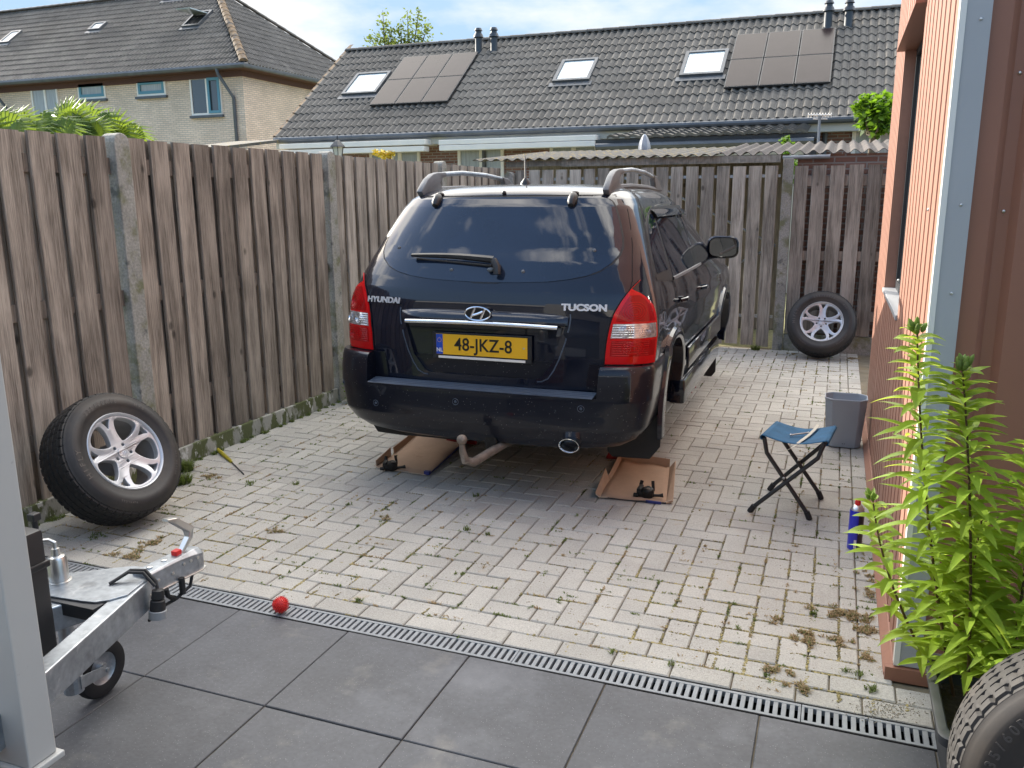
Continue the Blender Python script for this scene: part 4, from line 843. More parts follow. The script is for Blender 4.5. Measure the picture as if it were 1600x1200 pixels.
#@@PART3
# ------------------------------------------------------------------ alloy wheels with tyres
def curve2d(outer, holes, ext, bev):
    c = bpy.data.curves.new('c', 'CURVE'); c.dimensions = '2D'; c.fill_mode = 'BOTH'; c.extrude = ext; c.bevel_depth = bev; c.bevel_resolution = 2
    for ring in [outer]+holes:
        s_ = c.splines.new('POLY'); s_.points.add(len(ring)-1); s_.use_cyclic_u = True
        for i, p in enumerate(ring): s_.points[i].co = (p[0], p[1], 0, 1)
    o = bpy.data.objects.new('c', c); COL.objects.link(o); dg = bpy.context.evaluated_depsgraph_get(); dg.update()
    me = bpy.data.meshes.new_from_object(o.evaluated_get(dg)); bpy.data.objects.remove(o); return me
def smooth_ring(pts, n=4):
    """Catmull-Rom through closed polar points"""
    out_ = []; m_ = len(pts)
    for i in range(m_):
        p0, p1, p2, p3 = [Vector(pts[(i+k-1) % m_]) for k in range(4)]
        for k in range(n):
            t = k/n; out_.append(.5*((2*p1)+(-p0+p2)*t+(2*p0-5*p1+4*p2-p3)*t*t+(-p0+3*p1-3*p2+p3)*t*t*t))
    return [(p.x, p.y) for p in out_]
def pol(r, deg): return (r*math.cos(R(deg)), r*math.sin(R(deg)))
TW = .236; TR = .342
def wheel_meshes(treadmat):
    """axis = +Z, outer face up at z=+TW/2"""
    D = {}
    z = TW/2
    side = [(.206, z-.016), (.212, z-.004), (.222, z-.002), (.232, z+.003), (.250, z+.006), (.252, z+.008), (.272, z+.009), (.290, z+.006), (.293, z+.004), (.308, z-.004), (.311, z-.008), (.322, z-.016)]
    mb = MB(); mb.lathe(side, 96); mb.lathe([(r, -h) for r, h in reversed(side)], 96); D['side'] = mb.mesh('sidewall', MT['rubber_side'], smooth=True, merge=True, angle=50)
    tr = [(.322, -(z-.016))]; NS = 288
    hw = z-.016; xs = []
    # tread across the width with four round grooves
    ribs_ = [(-1, -.80), (-.76, -.44), (-.38, -.04), (.04, .38), (.44, .76), (.80, 1)]
    prof = [(.322, -hw-.0005)]
    for a, b_ in ribs_:
        za, zb = a*(z-.022), b_*(z-.022); rr = lambda q: TR-.018*abs(q/(z))**3.0
        prof += [(rr(za)-.008 if a > -1 else rr(za)-.007, za-.0004), (rr(za), za+.001), (rr((za+zb)/2), (za+zb)/2), (rr(zb), zb-.001), (rr(zb)-.008 if b_ < 1 else rr(zb)-.007, zb+.0004)]
    prof.append((.322, hw+.0005))
    npf = len(prof)
    def rf(j, k, r):
        if r < .324: return r
        if (j < 7 or j > npf-8):      # shoulder blocks
            return r-.006 if k % 6 in (0,) else r
        ph = int(j*1.3)
        return r-.005 if (k+ph) % 6 == 0 else r
    mb = MB(); mb.lathe(prof, NS, rf=rf); D['tread'] = mb.mesh('tread', treadmat, smooth=True, angle=28)
    # spokes disc
    holes = []
    for s_ in range(5):
        a0 = 90+36+72*s_
        half = [(.071, 7), (.085, 15), (.105, 20.5), (.128, 23), (.154, 23), (.178, 20.5), (.1895, 12)]
        pts = [pol(r, a0+a) for r, a in half]+[pol(.1905, a0)]+[pol(r, a0-a) for r, a in reversed(half)]+[pol(.068, a0)]
        holes.append(smooth_ring(pts, 3))
        c0 = 90+72*s_
        holes.append(smooth_ring([pol(.142, c0-1.6), pol(.142, c0+1.6), pol(.164, c0+5.0), pol(.187, c0+8.6), pol(.1905, c0), pol(.187, c0-8.6), pol(.164, c0-5.0)], 3))
        lug = pol(.047, c0+36); holes.append([(lug[0]+.0115*math.cos(q), lug[1]+.0115*math.sin(q)) for q in [2*math.pi*k/14 for k in range(14)]])
    me = curve2d([pol(.1965, 360*k/120) for k in range(120)], holes, .010, .0028)
    bm = bmesh.new(); bm.from_mesh(me)
    bmesh.ops.triangulate(bm, faces=bm.faces)
    bmesh.ops.subdivide_edges(bm, edges=[e for e in bm.edges if e.calc_length() > .03], cuts=2)
    for v in bm.verts:
        r = math.hypot(v.co.x, v.co.y); an = math.degrees(math.atan2(v.co.y, v.co.x))-90; dd = abs((an+36) % 72-36)
        dish = .002 if r < .06 else .002+.022*((r-.06)/.13)**1.2
        ridge = -.006*max(0, 1-dd/11)*(1 if r > .055 else 0)*min(1, (r-.05)/.03) if v.co.z > 0 else 0
        v.co.z += z-.050+dish+ridge+(-.012 if v.co.z < 0 else 0)
    bm.to_mesh(me); bm.free(); me.materials.clear(); me.materials.append(MT['alloy']); me.shade_smooth(); me.set_sharp_from_angle(angle=R(32)); D['spokes'] = me
    mb = MB(); mb.lathe([(.186, z-.045), (.191, z-.026), (.1945, z-.014), (.200, z-.004), (.207, z+.000), (.2115, z-.004), (.2115, z-.012), (.203, z-.014)], 96); D['lip'] = mb.mesh('rim_lip', MT['alloy'], smooth=True)
    mb = MB(); mb.lathe([(.203, z-.014), (.1925, z-.03), (.1885, z-.05), (.186, -.02), (.196, -z+.02), (.204, -z+.005), (.211, -z+.006), (.211, -z+.016)], 96); D['barrel'] = mb.mesh('rim_barrel', MT['alloy_dark'], smooth=True)
    mb = MB(); mb.lathe([(.0305, z-.052), (.0305, z-.0325), (.028, z-.030), (.001, z-.0285)], 40); D['cap'] = mb.mesh('hub_cap', MT['alloy'], smooth=True)
    mb = MB(); mb.lathe([(.085, -z+.085), (.085, -z+.095), (.07, z-.075), (.02, z-.072)], 30); D['hub'] = mb.mesh('hub_back', MT['alloy_dark'], smooth=True)
    # oval emblem on the cap
    e = MB(); pts = [Vector((.019*math.cos(q), .0125*math.sin(q), z-.0295)) for q in [2*math.pi*k/24 for k in range(25)]]; e.tube(pts, .0009, 4, cap=False)
    e.tube([(-.008, -.008, z-.0293), (-.004, .007, z-.0293)], .0012, 4); e.tube([(.004, -.007, z-.0293), (.008, .008, z-.0293)], .0012, 4); e.tube([(-.007, -.002, z-.0293), (.007, .002, z-.0293)], .0012, 4)
    D['emblem'] = e.mesh('emblem', MT['chrome'])
    # raised writing round the sidewall
    D['texts'] = []
    def arc(txt, size, r, a_mid, pitch):
        n = len(txt); bm = bmesh.new()
        for i, ch in enumerate(txt):
            if ch == ' ': continue
            tm = text_mesh(ch, size, .0012, 0, offset=.0006); an = a_mid-(i-(n-1)/2)*pitch
            M = Matrix.Translation((0, 0, z+.0085)) @ Matrix.Rotation(R(an-90), 4, 'Z') @ Matrix.Translation((0, r, 0)); tm.transform(M); bm.from_mesh(tm); bpy.data.meshes.remove(tm)
        me = bpy.data.meshes.new('sidewall_lettering'); bm.to_mesh(me); bm.free(); me.materials.clear(); me.materials.append(MT['tyre_text']); D['texts'].append(me)
    arc('HIFLY', .040, .268, 172, 6.8); arc('235/60R16', .030, .270, 90, 5.2); arc('M+S', .022, .270, 40, 4.6); arc('ALL SEASON', .016, .282, 320, 3.0); arc('TUBELESS', .012, .282, 235, 2.3)
    return D
WD = wheel_meshes(MT['rubber'])
def make_wheel(D, label, M, group='loose alloy wheels'):
    t = thing('car_wheel', label, 'wheel', group=group); t.matrix_world = M
    ty = put('tyre', D['side'], t); put('tread', D['tread'], ty); [put('sidewall_lettering', q, ty) for q in D['texts']]
    rm = put('rim', D['spokes'], t); put('rim_lip', D['lip'], rm); put('rim_barrel', D['barrel'], rm); cp = put('hub_cap', D['cap'], rm); put('hub_back', D['hub'], rm); put('emblem', D['emblem'], rm)
    return t
def wheel_matrix(center, normal, spin):
    """outer face towards normal"""
    n = Vector(normal).normalized(); upv = Vector((0, 0, 1)); x = upv.cross(n).normalized(); y = n.cross(x)
    Mx = Matrix((x, y, n)).transposed().to_4x4(); return Matrix.Translation(center) @ Mx @ Matrix.Rotation(R(spin), 4, 'Z')
def leaning(contact, dirn, lean, spin):
    """tyre standing on its inner bottom edge; dirn = horizontal facing direction"""
    d = Vector((dirn[0], dirn[1], 0)).normalized(); n = d*math.cos(R(lean))+Vector((0, 0, math.sin(R(lean))))
    upn = Vector((0, 0, 1))*math.cos(R(lean))-d*math.sin(R(lean))
    c = Vector((contact[0], contact[1], 0))+upn*(TR-.006)+n*(TW/2-.012)
    return wheel_matrix(c, n, spin)
make_wheel(WD, 'large alloy wheel leaning on the left fence, nearest the trailer coupling', leaning((-3.35, 3.13), (1, -.05), 29, 8))
make_wheel(WD, 'small looking alloy wheel leaning on the fence at the far right corner', leaning((-.09, 9.12), (.0, -1), 24, -2))
WN = dict(WD); tm = WD['tread'].copy(); tm.materials.clear(); tm.materials.append(MT['rubber_near']); WN['tread'] = tm
make_wheel(WN, 'worn tyre cut off by the bottom right corner, beside the black planter', wheel_matrix((.676, 1.99, .335), (-.10, -1, .16), 62))

# ------------------------------------------------------------------ folding stool
st = thing('folding_stool', 'blue canvas folding camping stool with crossed black legs standing on the paving', 'stool', (-.15, 4.58, 0))
def leg(a, top, bend, mb): mb.tube([a, bend, top], .0115, 10)
A, B_, C_, D_ = Vector((-.335, 4.40, .012)), Vector((-.03, 4.39, .012)), Vector((-.262, 4.79, .012)), Vector((.02, 4.735, .012))
TA, TB = Vector((.012, 4.40, .415)), Vector((-.283, 4.41, .415)); TC, TD = Vector((.05, 4.77, .405)), Vector((-.232, 4.76, .405))
for a, tp in ((A, TA), (B_, TB), (C_, TC), (D_, TD)):
    m_ = MB(); v_ = tp-a; be = a+v_*.86; be.z -= 0; hor = Vector((v_.x, v_.y, 0)); be = a+hor*.93+Vector((0, 0, v_.z*.80))
    m_.tube([a, a+(be-a)*.5, be, tp.lerp(be, .3), tp], .0115, 12); lo = m_.build('leg', MT['stool_metal'], st, True, smooth=True)
    f = MB(); f.tube([a-Vector((0, 0, .012)), a+v_.normalized()*.035], .0155, 10); f.build('rubber_foot', MT['black_rubber'], lo, smooth=True)
m_ = MB(); m_.sphere((-.172, 4.385, .213), .007, 6); m_.sphere((-.118, 4.745, .208), .007, 6); m_.build('rivets', MT['zinc'], st, True, smooth=True)
def seatpt(u, v):
    a = TB.lerp(TA, u); b_ = TD.lerp(TC, u); p = a.lerp(b_, v); p.z += .012-.035*math.sin(math.pi*u)*(.8+.2*math.sin(math.pi*v)); return p
rows = [[seatpt(-.035+1.07*i/18, j/12) for j in range(13)] for i in range(19)]
wrap = lambda u, s_: [[seatpt(u, j/12)+Vector((s_*.014*math.sin(q), 0, .014*math.cos(q)-.014)) for j in range(13)] for q in [R(20*k) for k in range(10)]]
m_ = MB(); m_.grid(rows); m_.grid(wrap(-.03, -1)); m_.grid(wrap(1.03, 1)); so = m_.build('seat', MT['canvas'], st, True, smooth=True)
md = so.modifiers.new('s', 'SOLIDIFY'); md.thickness = .003; apply_mods(so)
m_ = MB(); q = [seatpt(.70, -.02), seatpt(.68, .2), seatpt(.66, .5), seatpt(.70, .75), seatpt(.72, 1.0)]
cpts = [seatpt(.73, 1.02)+Vector((0, 0, .02)), seatpt(.71, .8)+Vector((0, 0, .016)), seatpt(.66, .45)+Vector((0, 0, .014)), seatpt(.60, .12)+Vector((0, 0, .010)), seatpt(.50, -.05)+Vector((0, -.012, -.015)), Vector((-.17, 4.385, .362)), Vector((-.22, 4.385, .352))]
w_ = Vector((.009, .002, 0)); m_.grid([[p-w_*(1 if i < 4 else .9)-Vector((0, 0, .004 if i > 3 else 0)) for i, p in enumerate(cpts)], [p+w_*(1 if i < 4 else .9)+Vector((0, 0, .004 if i > 3 else 0)) for i, p in enumerate(cpts)]])
so = m_.build('carry_strap', MT['strap'], st, True); md = so.modifiers.new('s', 'SOLIDIFY'); md.thickness = .002; apply_mods(so)
m_ = MB(); a = seatpt(.36, .42)+Vector((0, 0, .010)); b_ = seatpt(.62, .66)+Vector((0, 0, .010)); m_.tube([a, b_], .0045, 8); m_.sphere(a, .007, 6); m_.sphere(b_, .006, 6)
tag(m_.build('small_spanner', MT['zinc'], smooth=True), 'small bright spanner lying on the blue stool seat', 'tool')

# ------------------------------------------------------------------ bin, spray can, ball, screwdriver
bn = thing('plastic_bin', 'grey plastic waste bin with cut corners standing against the ribbed wall', 'bin', (.132, 5.89, 0))
def oct_ring(hx, hy, c, z): return [Vector(p) for p in ((-hx+c, -hy, z), (hx-c, -hy, z), (hx, -hy+c, z), (hx, hy-c, z), (hx-c, hy, z), (-hx+c, hy, z), (-hx, hy-c, z), (-hx, -hy+c, z))]
m_ = MB(); rg = [oct_ring(.100, .085, .03, .004), oct_ring(.108, .09, .035, .012), oct_ring(.130, .11, .045, .322), oct_ring(.134, .114, .045, .330), oct_ring(.134, .114, .045, .338), oct_ring(.128, .108, .045, .338), oct_ring(.125, .106, .043, .325), oct_ring(.105, .087, .033, .02)]
vs = [p for r_ in rg for p in r_]; fs = [(i*8+k, i*8+(k+1) % 8, (i+1)*8+(k+1) % 8, (i+1)*8+k) for i in range(7) for k in range(8)]; fs += [tuple(reversed(range(8))), tuple(range(56, 64))]
m_.add(vs, fs); bo = m_.build('bin_body', MT['binpl'], bn, bevel=.004, smooth=True); 
m_ = MB(); m_.box(-.006, -.001, -.094, -.09, .030, .036); m_.box(.006, .011, -.094, -.09, .030, .036); m_.build('moulded_mark', MT['grey_plastic'], bn)
cn = thing('spray_can', 'blue aerosol can with red nozzle standing by the wall below the lilies', 'spray can', (.18, 4.07, 0))
m_ = MB(); m_.lathe([(.001, .002), (.028, .002), (.0325, .006), (.0325, .196), (.030, .202)], 40); cb_ = m_.build('can_body', MT['canblue'], cn, smooth=True)
m_ = MB(); m_.lathe([(.0312, .198), (.031, .205), (.022, .218), (.014, .224), (.001, .225)], 30); m_.build('shoulder', MT['zinc'], cn, smooth=True)
m_ = MB(); m_.lathe([(.0125, .222), (.0125, .240), (.009, .248), (.001, .249)], 20); m_.build('nozzle', MT['redcap'], cn, smooth=True)
m_ = MB(); rr = .0329
def wrapquad(a0, a1, z0, z1, r_, mb, n=10): mb.grid([[Vector((r_*math.cos(R(a0+(a1-a0)*k/n)), r_*math.sin(R(a0+(a1-a0)*k/n)), z)) for k in range(n+1)] for z in (z0, z1)])
wrapquad(-75, 40, .008, .194, rr, m_, 16); m_.build('dark_side', MT['canblack'], cn, smooth=True)
m_ = MB(); wrapquad(-88, -80, .016, .058, rr+.0002, m_, 4); wrapquad(-98, -90, .016, .058, rr+.0002, m_, 4); m_.build('label_patch', MT['white'], cn)
m_ = MB(); m_.poly([Vector((rr*math.cos(R(a))*1.006, rr*math.sin(R(a))*1.006, z)) for a, z in ((-70, .085), (-40, .10), (-60, .10), (-55, .118), (-66, .100))], (.0002, -.0002, 0)); m_.build('logo_flash', MT['white'], cn)
ball = MB(); bc = Vector((-2.015, 2.590, .036)); ball.sphere(bc, .029, 14)
for i in range(210):
    ph = math.acos(1-2*(i+.5)/210); th = math.pi*(1+5**.5)*i; d = Vector((math.cos(th)*math.sin(ph), math.sin(th)*math.sin(ph), math.cos(ph))); ball.tube([bc+d*.027, bc+d*.0355], [.0022, .0010], 4)
tag(ball.build('spiky_ball', MT['ballred']), 'small spiky red rubber ball resting on the drain grating', 'ball')
a = pl(340, 702, 2, .012); b_ = pl(362, 722, 2, .008); c_ = pl(381, 741, 2, .005)
sd = thing('screwdriver', 'old screwdriver with yellow and black handle lying by the fence plinth', 'screwdriver', (a.x, a.y, 0))
m_ = MB(); m_.tube([a, a.lerp(b_, .3), a.lerp(b_, .9), b_], [.011, .013, .011, .007], 8); m_.build('handle', MT['tool_yellow'], sd, True, smooth=True)
m_ = MB(); m_.tube([b_, c_], .0035, 6); m_.build('shaft', MT['greasy'], sd, True)

# ------------------------------------------------------------------ cardboard trays and brake parts
def tray(lab, P, wallh, tx):
    """P: four floor corners (near-left, near-right, far-right, far-left)"""
    t = thing('cardboard_tray', lab, 'cardboard', (P[0][0], P[0][1], 0), 'cardboard trays under the car')
    z = .004; Q = [Vector((p[0], p[1], z)) for p in P]; m_ = MB()
    n = 10; rows = [[Q[0].lerp(Q[3], j/n).lerp(Q[1].lerp(Q[2], j/n), i/n)+Vector((0, 0, .003+.004*math.sin(i*1.1+j*.7+tx))) for i in range(n+1)] for j in range(n+1)]
    m_.grid(rows); fo = m_.build('tray_floor', MT['cardboard'], t, True, smooth=True)
    md = fo.modifiers.new('s', 'SOLIDIFY'); md.thickness = .003; apply_mods(fo)
    def wall(a, b_, h0, h1, out_, nm='tray_side'):
        w = MB(); w.grid([[a, b_], [a+out_+Vector((0, 0, h0)), b_+out_+Vector((0, 0, h1))]]); o_ = w.build(nm, MT['cardboard'], t, True); mm = o_.modifiers.new('s', 'SOLIDIFY'); mm.thickness = .004; apply_mods(o_)
    return t, Q, wall
t, Q, wall = tray('cardboard box lid with a black brake caliper under the right rear corner of the car', [(-1.140, 4.325), (-.775, 4.36), (-.875, 5.00), (-1.19, 5.03)], .05, 0)
wall(Q[0], Q[0].lerp(Q[3], .42), .025, .075, Vector((-.03, 0, 0))); wall(Q[0].lerp(Q[3], .44), Q[3], .03, .05, Vector((-.012, 0, 0))); wall(Q[3], Q[2], .055, .05, Vector((0, .01, 0))); wall(Q[1], Q[2], .018, .045, Vector((.035, 0, 0)))
m_ = MB(); m_.box(-.885, -.800, 4.340, 4.348, .002, .016); m_.build('blue_print', MT['cardprint'], t, True)
m_ = MB(); m_.tube([Q[0]+Vector((0, -.004, .004)), Q[0].lerp(Q[1], .5)+Vector((0, -.012, .004)), Q[1]+Vector((0, -.004, .004))], .0035, 6); m_.build('cut_edge', MT['black'], t, True)
m_ = MB(); m_.tube([Q[0]+Vector((-.025, 0, .018)), Q[0]+Vector((0, -.008, .006)), Q[0].lerp(Q[1], .12)+Vector((0, -.007, .009))], .003, 5); m_.tube([Q[1].lerp(Q[0], .02)+Vector((0, -.004, .008)), Q[1]+Vector((.03, .01, .02))], .003, 5); m_.build('torn_edge', MT['cardedge'], t, True)
t, Q, wall = tray('long cardboard tray under the left rear corner of the car behind the tow hook', [(-2.60, 4.375), (-2.22, 4.345), (-2.31, 5.20), (-2.70, 5.22)], .05, 2)
wall(Q[0], Q[0].lerp(Q[3], .28), .045, .06, Vector((-.004, 0, 0))); wall(Q[0].lerp(Q[3], .34), Q[3], .045, .05, Vector((-.006, 0, 0)))
m_ = MB(); m_.box(-2.25, -2.216, 4.34, 4.365, .008, .030); m_.build('blue_print', MT['cardprint'], t, True)
w = MB(); w.grid([[Q[1]+Vector((.001, .01, .0)), Q[2]], [Q[1]+Vector((.012, .02, .022)), Q[2]+Vector((.03, 0, .05))]]); w.build('blue_side', MT['cardprint'], t, True)
m_ = MB(); m_.tube([Q[0]+Vector((-.02, .01, .01)), Q[0]+Vector((.02, -.008, .004)), Q[1]+Vector((-.02, -.006, .004))], .003, 5); m_.build('cut_edge', MT['cardedge'], t, True)
def caliper(lab, loc, rz, sc=1):
    t = thing('brake_caliper', lab, 'caliper', loc, 'brake calipers on cardboard'); t.rotation_euler = (0, 0, R(rz)); t.scale = (sc, sc, sc)
    m_ = MB(); m_.lathe([(.001, 0), (.030, .0), (.034, .006), (.034, .045), (.028, .052), (.012, .054), (.001, .052)], 20, Matrix.Translation((0, 0, .002)) @ Matrix.Rotation(R(8), 4, 'X')); m_.box(-.055, .03, -.025, .035, .004, .036); m_.box(-.06, -.035, -.02, .06, .006, .05); m_.box(-.02, .0, .03, .065, .008, .045); m_.build('housing', MT['greasy'], t, bevel=.005, smooth=True)
    m_ = MB(); m_.tube([(-.05, .055, .03), (-.055, .072, .045), (-.05, .08, .066)], .010, 8); m_.build('arm', MT['greasy'], t, smooth=True)
    m_ = MB(); m_.tube([(.02, .055, .02), (.015, .07, .05), (.012, .075, .072)], .009, 8); m_.build('arm', MT['greasy'], t, smooth=True)
    m_ = MB(); m_.tube([(.03, -.005, .014), (.065, .0, .016), (.085, .006, .018)], [.009, .008, .013], 8); m_.build('lug', MT['greasy'], t, smooth=True)
    m_ = MB(); m_.tube([(-.05, -.02, .012), (-.075, -.018, .012)], .012, 8); m_.build('lug', MT['greasy'], t, smooth=True)
    m_ = MB(); m_.lathe([(.010, .054), (.010, .059), (.003, .060), (.001, .057)], 6, Matrix.Translation((.006, -.004, 0)) @ Matrix.Rotation(R(14), 4, 'X')); m_.build('bolt', MT['rust'], t)
p = pl(1012, 776, 2, .012); caliper('greasy black brake caliper lying on the right cardboard lid', (p.x, p.y, .010), 0)
p = pl(613, 733, 2, .012); caliper('greasy black brake caliper lying on the left cardboard tray', (p.x, p.y, .010), 20, .95)

# ------------------------------------------------------------------ planter with lilies
pt = thing('planter_trough', 'dark grey plastic planter trough at the foot of the grey corner trim', 'planter', (.6, 2.5, 0))
x0, x1, y0, y1, ht = .350, .86, 2.24, 2.70, .245
def rr_ring(x0, x1, y0, y1, c, z, n=5):
    out_ = []
    for (cx, cy, a0) in ((x1-c, y0+c, -90), (x1-c, y1-c, 0), (x0+c, y1-c, 90), (x0+c, y0+c, 180)):
        for k in range(n+1): a = R(a0+90*k/n); out_.append(Vector((cx+c*math.cos(a), cy+c*math.sin(a), z)))
    return out_
i_ = lambda d, z: rr_ring(x0+d, x1-d, y0+d, y1-d, .035, z)
rg = [i_(.045, .002), i_(.022, ht-.05), i_(.020, ht-.035), i_(.0, ht-.033), i_(-.004, ht-.004), i_(.001, ht), i_(.020, ht), i_(.024, ht-.004), i_(.028, ht-.05), i_(.045, .10)]
n_ = len(rg[0]); m_ = MB(); m_.add([p for r_ in rg for p in r_], [(i*n_+k, i*n_+(k+1) % n_, (i+1)*n_+(k+1) % n_, (i+1)*n_+k) for i in range(len(rg)-1) for k in range(n_)]); m_.build('trough', MT['planter'], pt, True, smooth=True, angle=40)
m_ = MB(); m_.add(i_(.03, .165), [tuple(range(n_))]); so = m_.build('soil', MT['soil'], pt, True)
def lance(mb, base, d, L_, w, droop, tone):
    """lance shaped leaf with a folded midrib"""
    d = d.normalized(); sd_ = d.cross(Vector((0, 0, 1)))
    if sd_.length < .1: sd_ = Vector((1, 0, 0))
    sd_.normalize(); nn = sd_.cross(d).normalized(); n = 6; L3 = []
    for k in range(n+1):
        t_ = k/n; c = base+d*L_*t_+Vector((0, 0, -droop*L_*t_*t_)); ww = w*max(0, math.sin(math.pi*min(1, t_**.75*.98+.02)))**.9
        L3.append((c-sd_*ww+nn*ww*.35, c, c+sd_*ww+nn*ww*.35))
    vs = [p for q in L3 for p in q]; fs = []
    for k in range(n): 
        o = 3*k; fs += [(o, o+1, o+4, o+3), (o+1, o+2, o+5, o+4)]
    mb.add(vs, fs, rnd=tone)
lil_lab = ['tallest lily stem with green buds in front of the grey corner trim', 'lily stem with a fat bud cluster right of the tallest one', 'low lily stem leaning out over the paving towards the spray can', 'leafy lily stem at the right edge of the photo', 'short pale lily stem leaning right above the tyre', 'dense lily stem low in the middle of the planter']
def lily(lab, base, top, bend, n, leafL, bud, seed, w0=.011):
    t = thing('lily_plant', lab, 'plant', base, 'lilies in the planter'); rs = random.Random(seed); B0, T0 = Vector(base), Vector(top); mid = B0.lerp(T0, .5)+Vector(bend)
    P = lambda u: B0*(1-u)**2+mid*2*u*(1-u)+T0*u*u
    s_ = MB(); s_.tube([P(k/12) for k in range(13)], [.0052-.0028*k/12 for k in range(13)], 7); s_.build('stem', MT['stem'], t, True, smooth=True)
    l_ = MB(); ang = rs.random()*6
    for k in range(n):
        u = .13+.86*(k/n)**.95; p = P(u); ang += 2.39+rs.uniform(-.25, .25); tz = rs.uniform(.05, .5)+.5*max(0, u-.8)*5*.5
        d = Vector((math.cos(ang), math.sin(ang), tz)); L_ = leafL*(1.0-.55*max(0, u-.72)/.28)*rs.uniform(.75, 1.12)*(.75+.25*min(1, u/.15))
        lance(l_, p, d, L_, w0*rs.uniform(.8, 1.2)*(1.2 if u > .8 else 1), rs.uniform(.12, .5), min(1, max(0, rs.gauss(.5, .27))))
    l_.build('leaves', MT['leaf'], t, True, smooth=True)
    if bud:
        b_ = MB()
        for k in range(bud):
            a = rs.random()*6.28; rad = rs.uniform(.0, .020); c = T0+Vector((math.cos(a)*rad, math.sin(a)*rad, rs.uniform(-.006, .022))); d = Vector((math.cos(a)*.5, math.sin(a)*.5, 1)).normalized()
            q = d.to_track_quat('Z', 'Y').to_matrix().to_4x4(); b_.lathe([(.001, -.012), (.0055, -.008), (.0075, 0), (.005, .012), (.001, .019)], 8, Matrix.Translation(c) @ q)
        for k in range(10):
            a = rs.random()*6.28; lance(b_, T0, Vector((math.cos(a), math.sin(a), rs.uniform(.2, 1.2))), rs.uniform(.025, .045), .006, .2, rs.random())
        b_.build('buds', MT['bud'], t, True, smooth=True)
lily(lil_lab[0], (.43, 2.60, .16), (.222, 2.52, 1.29), (-.045, 0, .02), 150, .160, 10, 1, .0150)
lily(lil_lab[1], (.45, 2.50, .16), (.335, 2.47, 1.205), (.03, 0, .02), 150, .165, 16, 2, .0155)
lily(lil_lab[2], (.40, 2.64, .16), (.160, 2.70, .735), (-.08, 0, .02), 58, .125, 4, 3, .0155)
lily(lil_lab[3], (.54, 2.52, .16), (.53, 2.50, 1.02), (.03, 0, 0), 130, .165, 3, 4, .015)
lily(lil_lab[4], (.55, 2.42, .16), (.565, 2.38, .60), (.05, 0, 0), 110, .13, 4, 5, .0145)
lily(lil_lab[5], (.47, 2.58, .16), (.45, 2.62, .74), (-.03, .02, 0), 120, .16, 2, 6, .015)
#@@PART4
# ------------------------------------------------------------------ the car (local axes: x right, y forward from the bumper, z up)
car = thing('parked_car', 'black family SUV parked with its back to the camera, rear wheels off, on stands', 'car', (-1.766, 4.0, 0)); car.rotation_euler = (0, 0, R(.5)); car.scale = (1.022, 1, 1)
import bisect
def interp(tab, z):
    if z <= tab[0][0]: return tab[0][1:]
    for a, b_ in zip(tab, tab[1:]):
        if z <= b_[0]:
            t = (z-a[0])/(b_[0]-a[0]); return tuple(x+(y-x)*t for x, y in zip(a[1:], b_[1:]))
    return tab[-1][1:]
# z, half width, rear y, rear corner depth, corner power, front y
BODY = [(.40, .84, .14, .26, 2.6, 4.10), (.55, .875, .12, .25, 3.2, 4.24), (.70, .890, .12, .26, 3.3, 4.26), (.82, .897, .12, .26, 3.4, 4.22), (.95, .900, .125, .27, 3.4, 4.12), (1.04, .893, .14, .27, 3.4, 3.95), (1.10, .883, .15, .28, 3.4, 3.55), (1.16, .868, .17, .28, 3.4, 3.25),
        (1.22, .848, .20, .29, 3.4, 3.10), (1.30, .820, .248, .30, 3.4, 2.95), (1.38, .790, .302, .31, 3.4, 2.78), (1.46, .760, .352, .32, 3.4, 2.60), (1.54, .728, .402, .33, 3.3, 2.42), (1.60, .702, .438, .34, 3.2, 2.28), (1.645, .674, .470, .35, 3.1, 2.16), (1.675, .640, .50, .36, 2.9, 2.05), (1.697, .595, .545, .38, 2.8, 1.95), (1.713, .525, .62, .40, 2.6, 1.86), (1.726, .40, .76, .42, 2.4, 1.75), (1.733, .2, 1.0, .4, 2.2, 1.6)]
BUMP = [(.34, .70, .08, .22, 2.8), (.36, .77, .045, .23, 2.9), (.40, .835, .02, .25, 3.0), (.46, .880, .004, .26, 3.1), (.54, .897, .0, .27, 3.0), (.62, .907, .0, .27, 3.1), (.70, .910, .008, .27, 3.1), (.76, .909, .022, .27, 3.1), (.785, .905, .034, .26, 3.1), (.797, .900, .055, .24, 3.2)]
def outline(tab, z, yend, nr=26, ns=26):
    """half outline from the middle of the rear round to the side, then forward"""
    w, r, D, n = interp(tab, z)[:4]; pts = []
    for k in range(nr+1):
        th = math.pi/2*k/nr; x = w*math.sin(th)**(2/n); y = r+D*(1-max(0, math.cos(th))**(2/n)); y += .010*(x/w)**2; pts.append(Vector((x, y, z)))
    y0 = pts[-1].y; L_ = interp(tab, z)
    for k in range(1, ns+1): 
        y = y0+(yend-y0)*k/ns; t = k/ns; pts.append(Vector((w-.02*t*t if tab is BUMP else w-.012*abs(2*t-1)**3, y, z)))
    return pts
def surf(tab, s, z, off=0, yend=2.2):
    """point at arc distance s (signed, from the middle of the rear) at height z, pushed out by off"""
    def P(s, z):
        pts = outline(tab, z, yend, 30, 30); a = abs(s); acc = 0
        for p, q in zip(pts, pts[1:]):
            d = (q-p).length
            if acc+d >= a: r_ = p.lerp(q, (a-acc)/d); break
            acc += d
        else: r_ = pts[-1]
        return Vector((math.copysign(r_.x, s) if s else r_.x*0, r_.y, r_.z))
    p = P(s, z)
    if off:
        e = .004; u = P(s+e, z)-P(s-e, z); v = P(s, z+e)-P(s, z-e); n = u.cross(v).normalized(); p = p+n*off
    return p
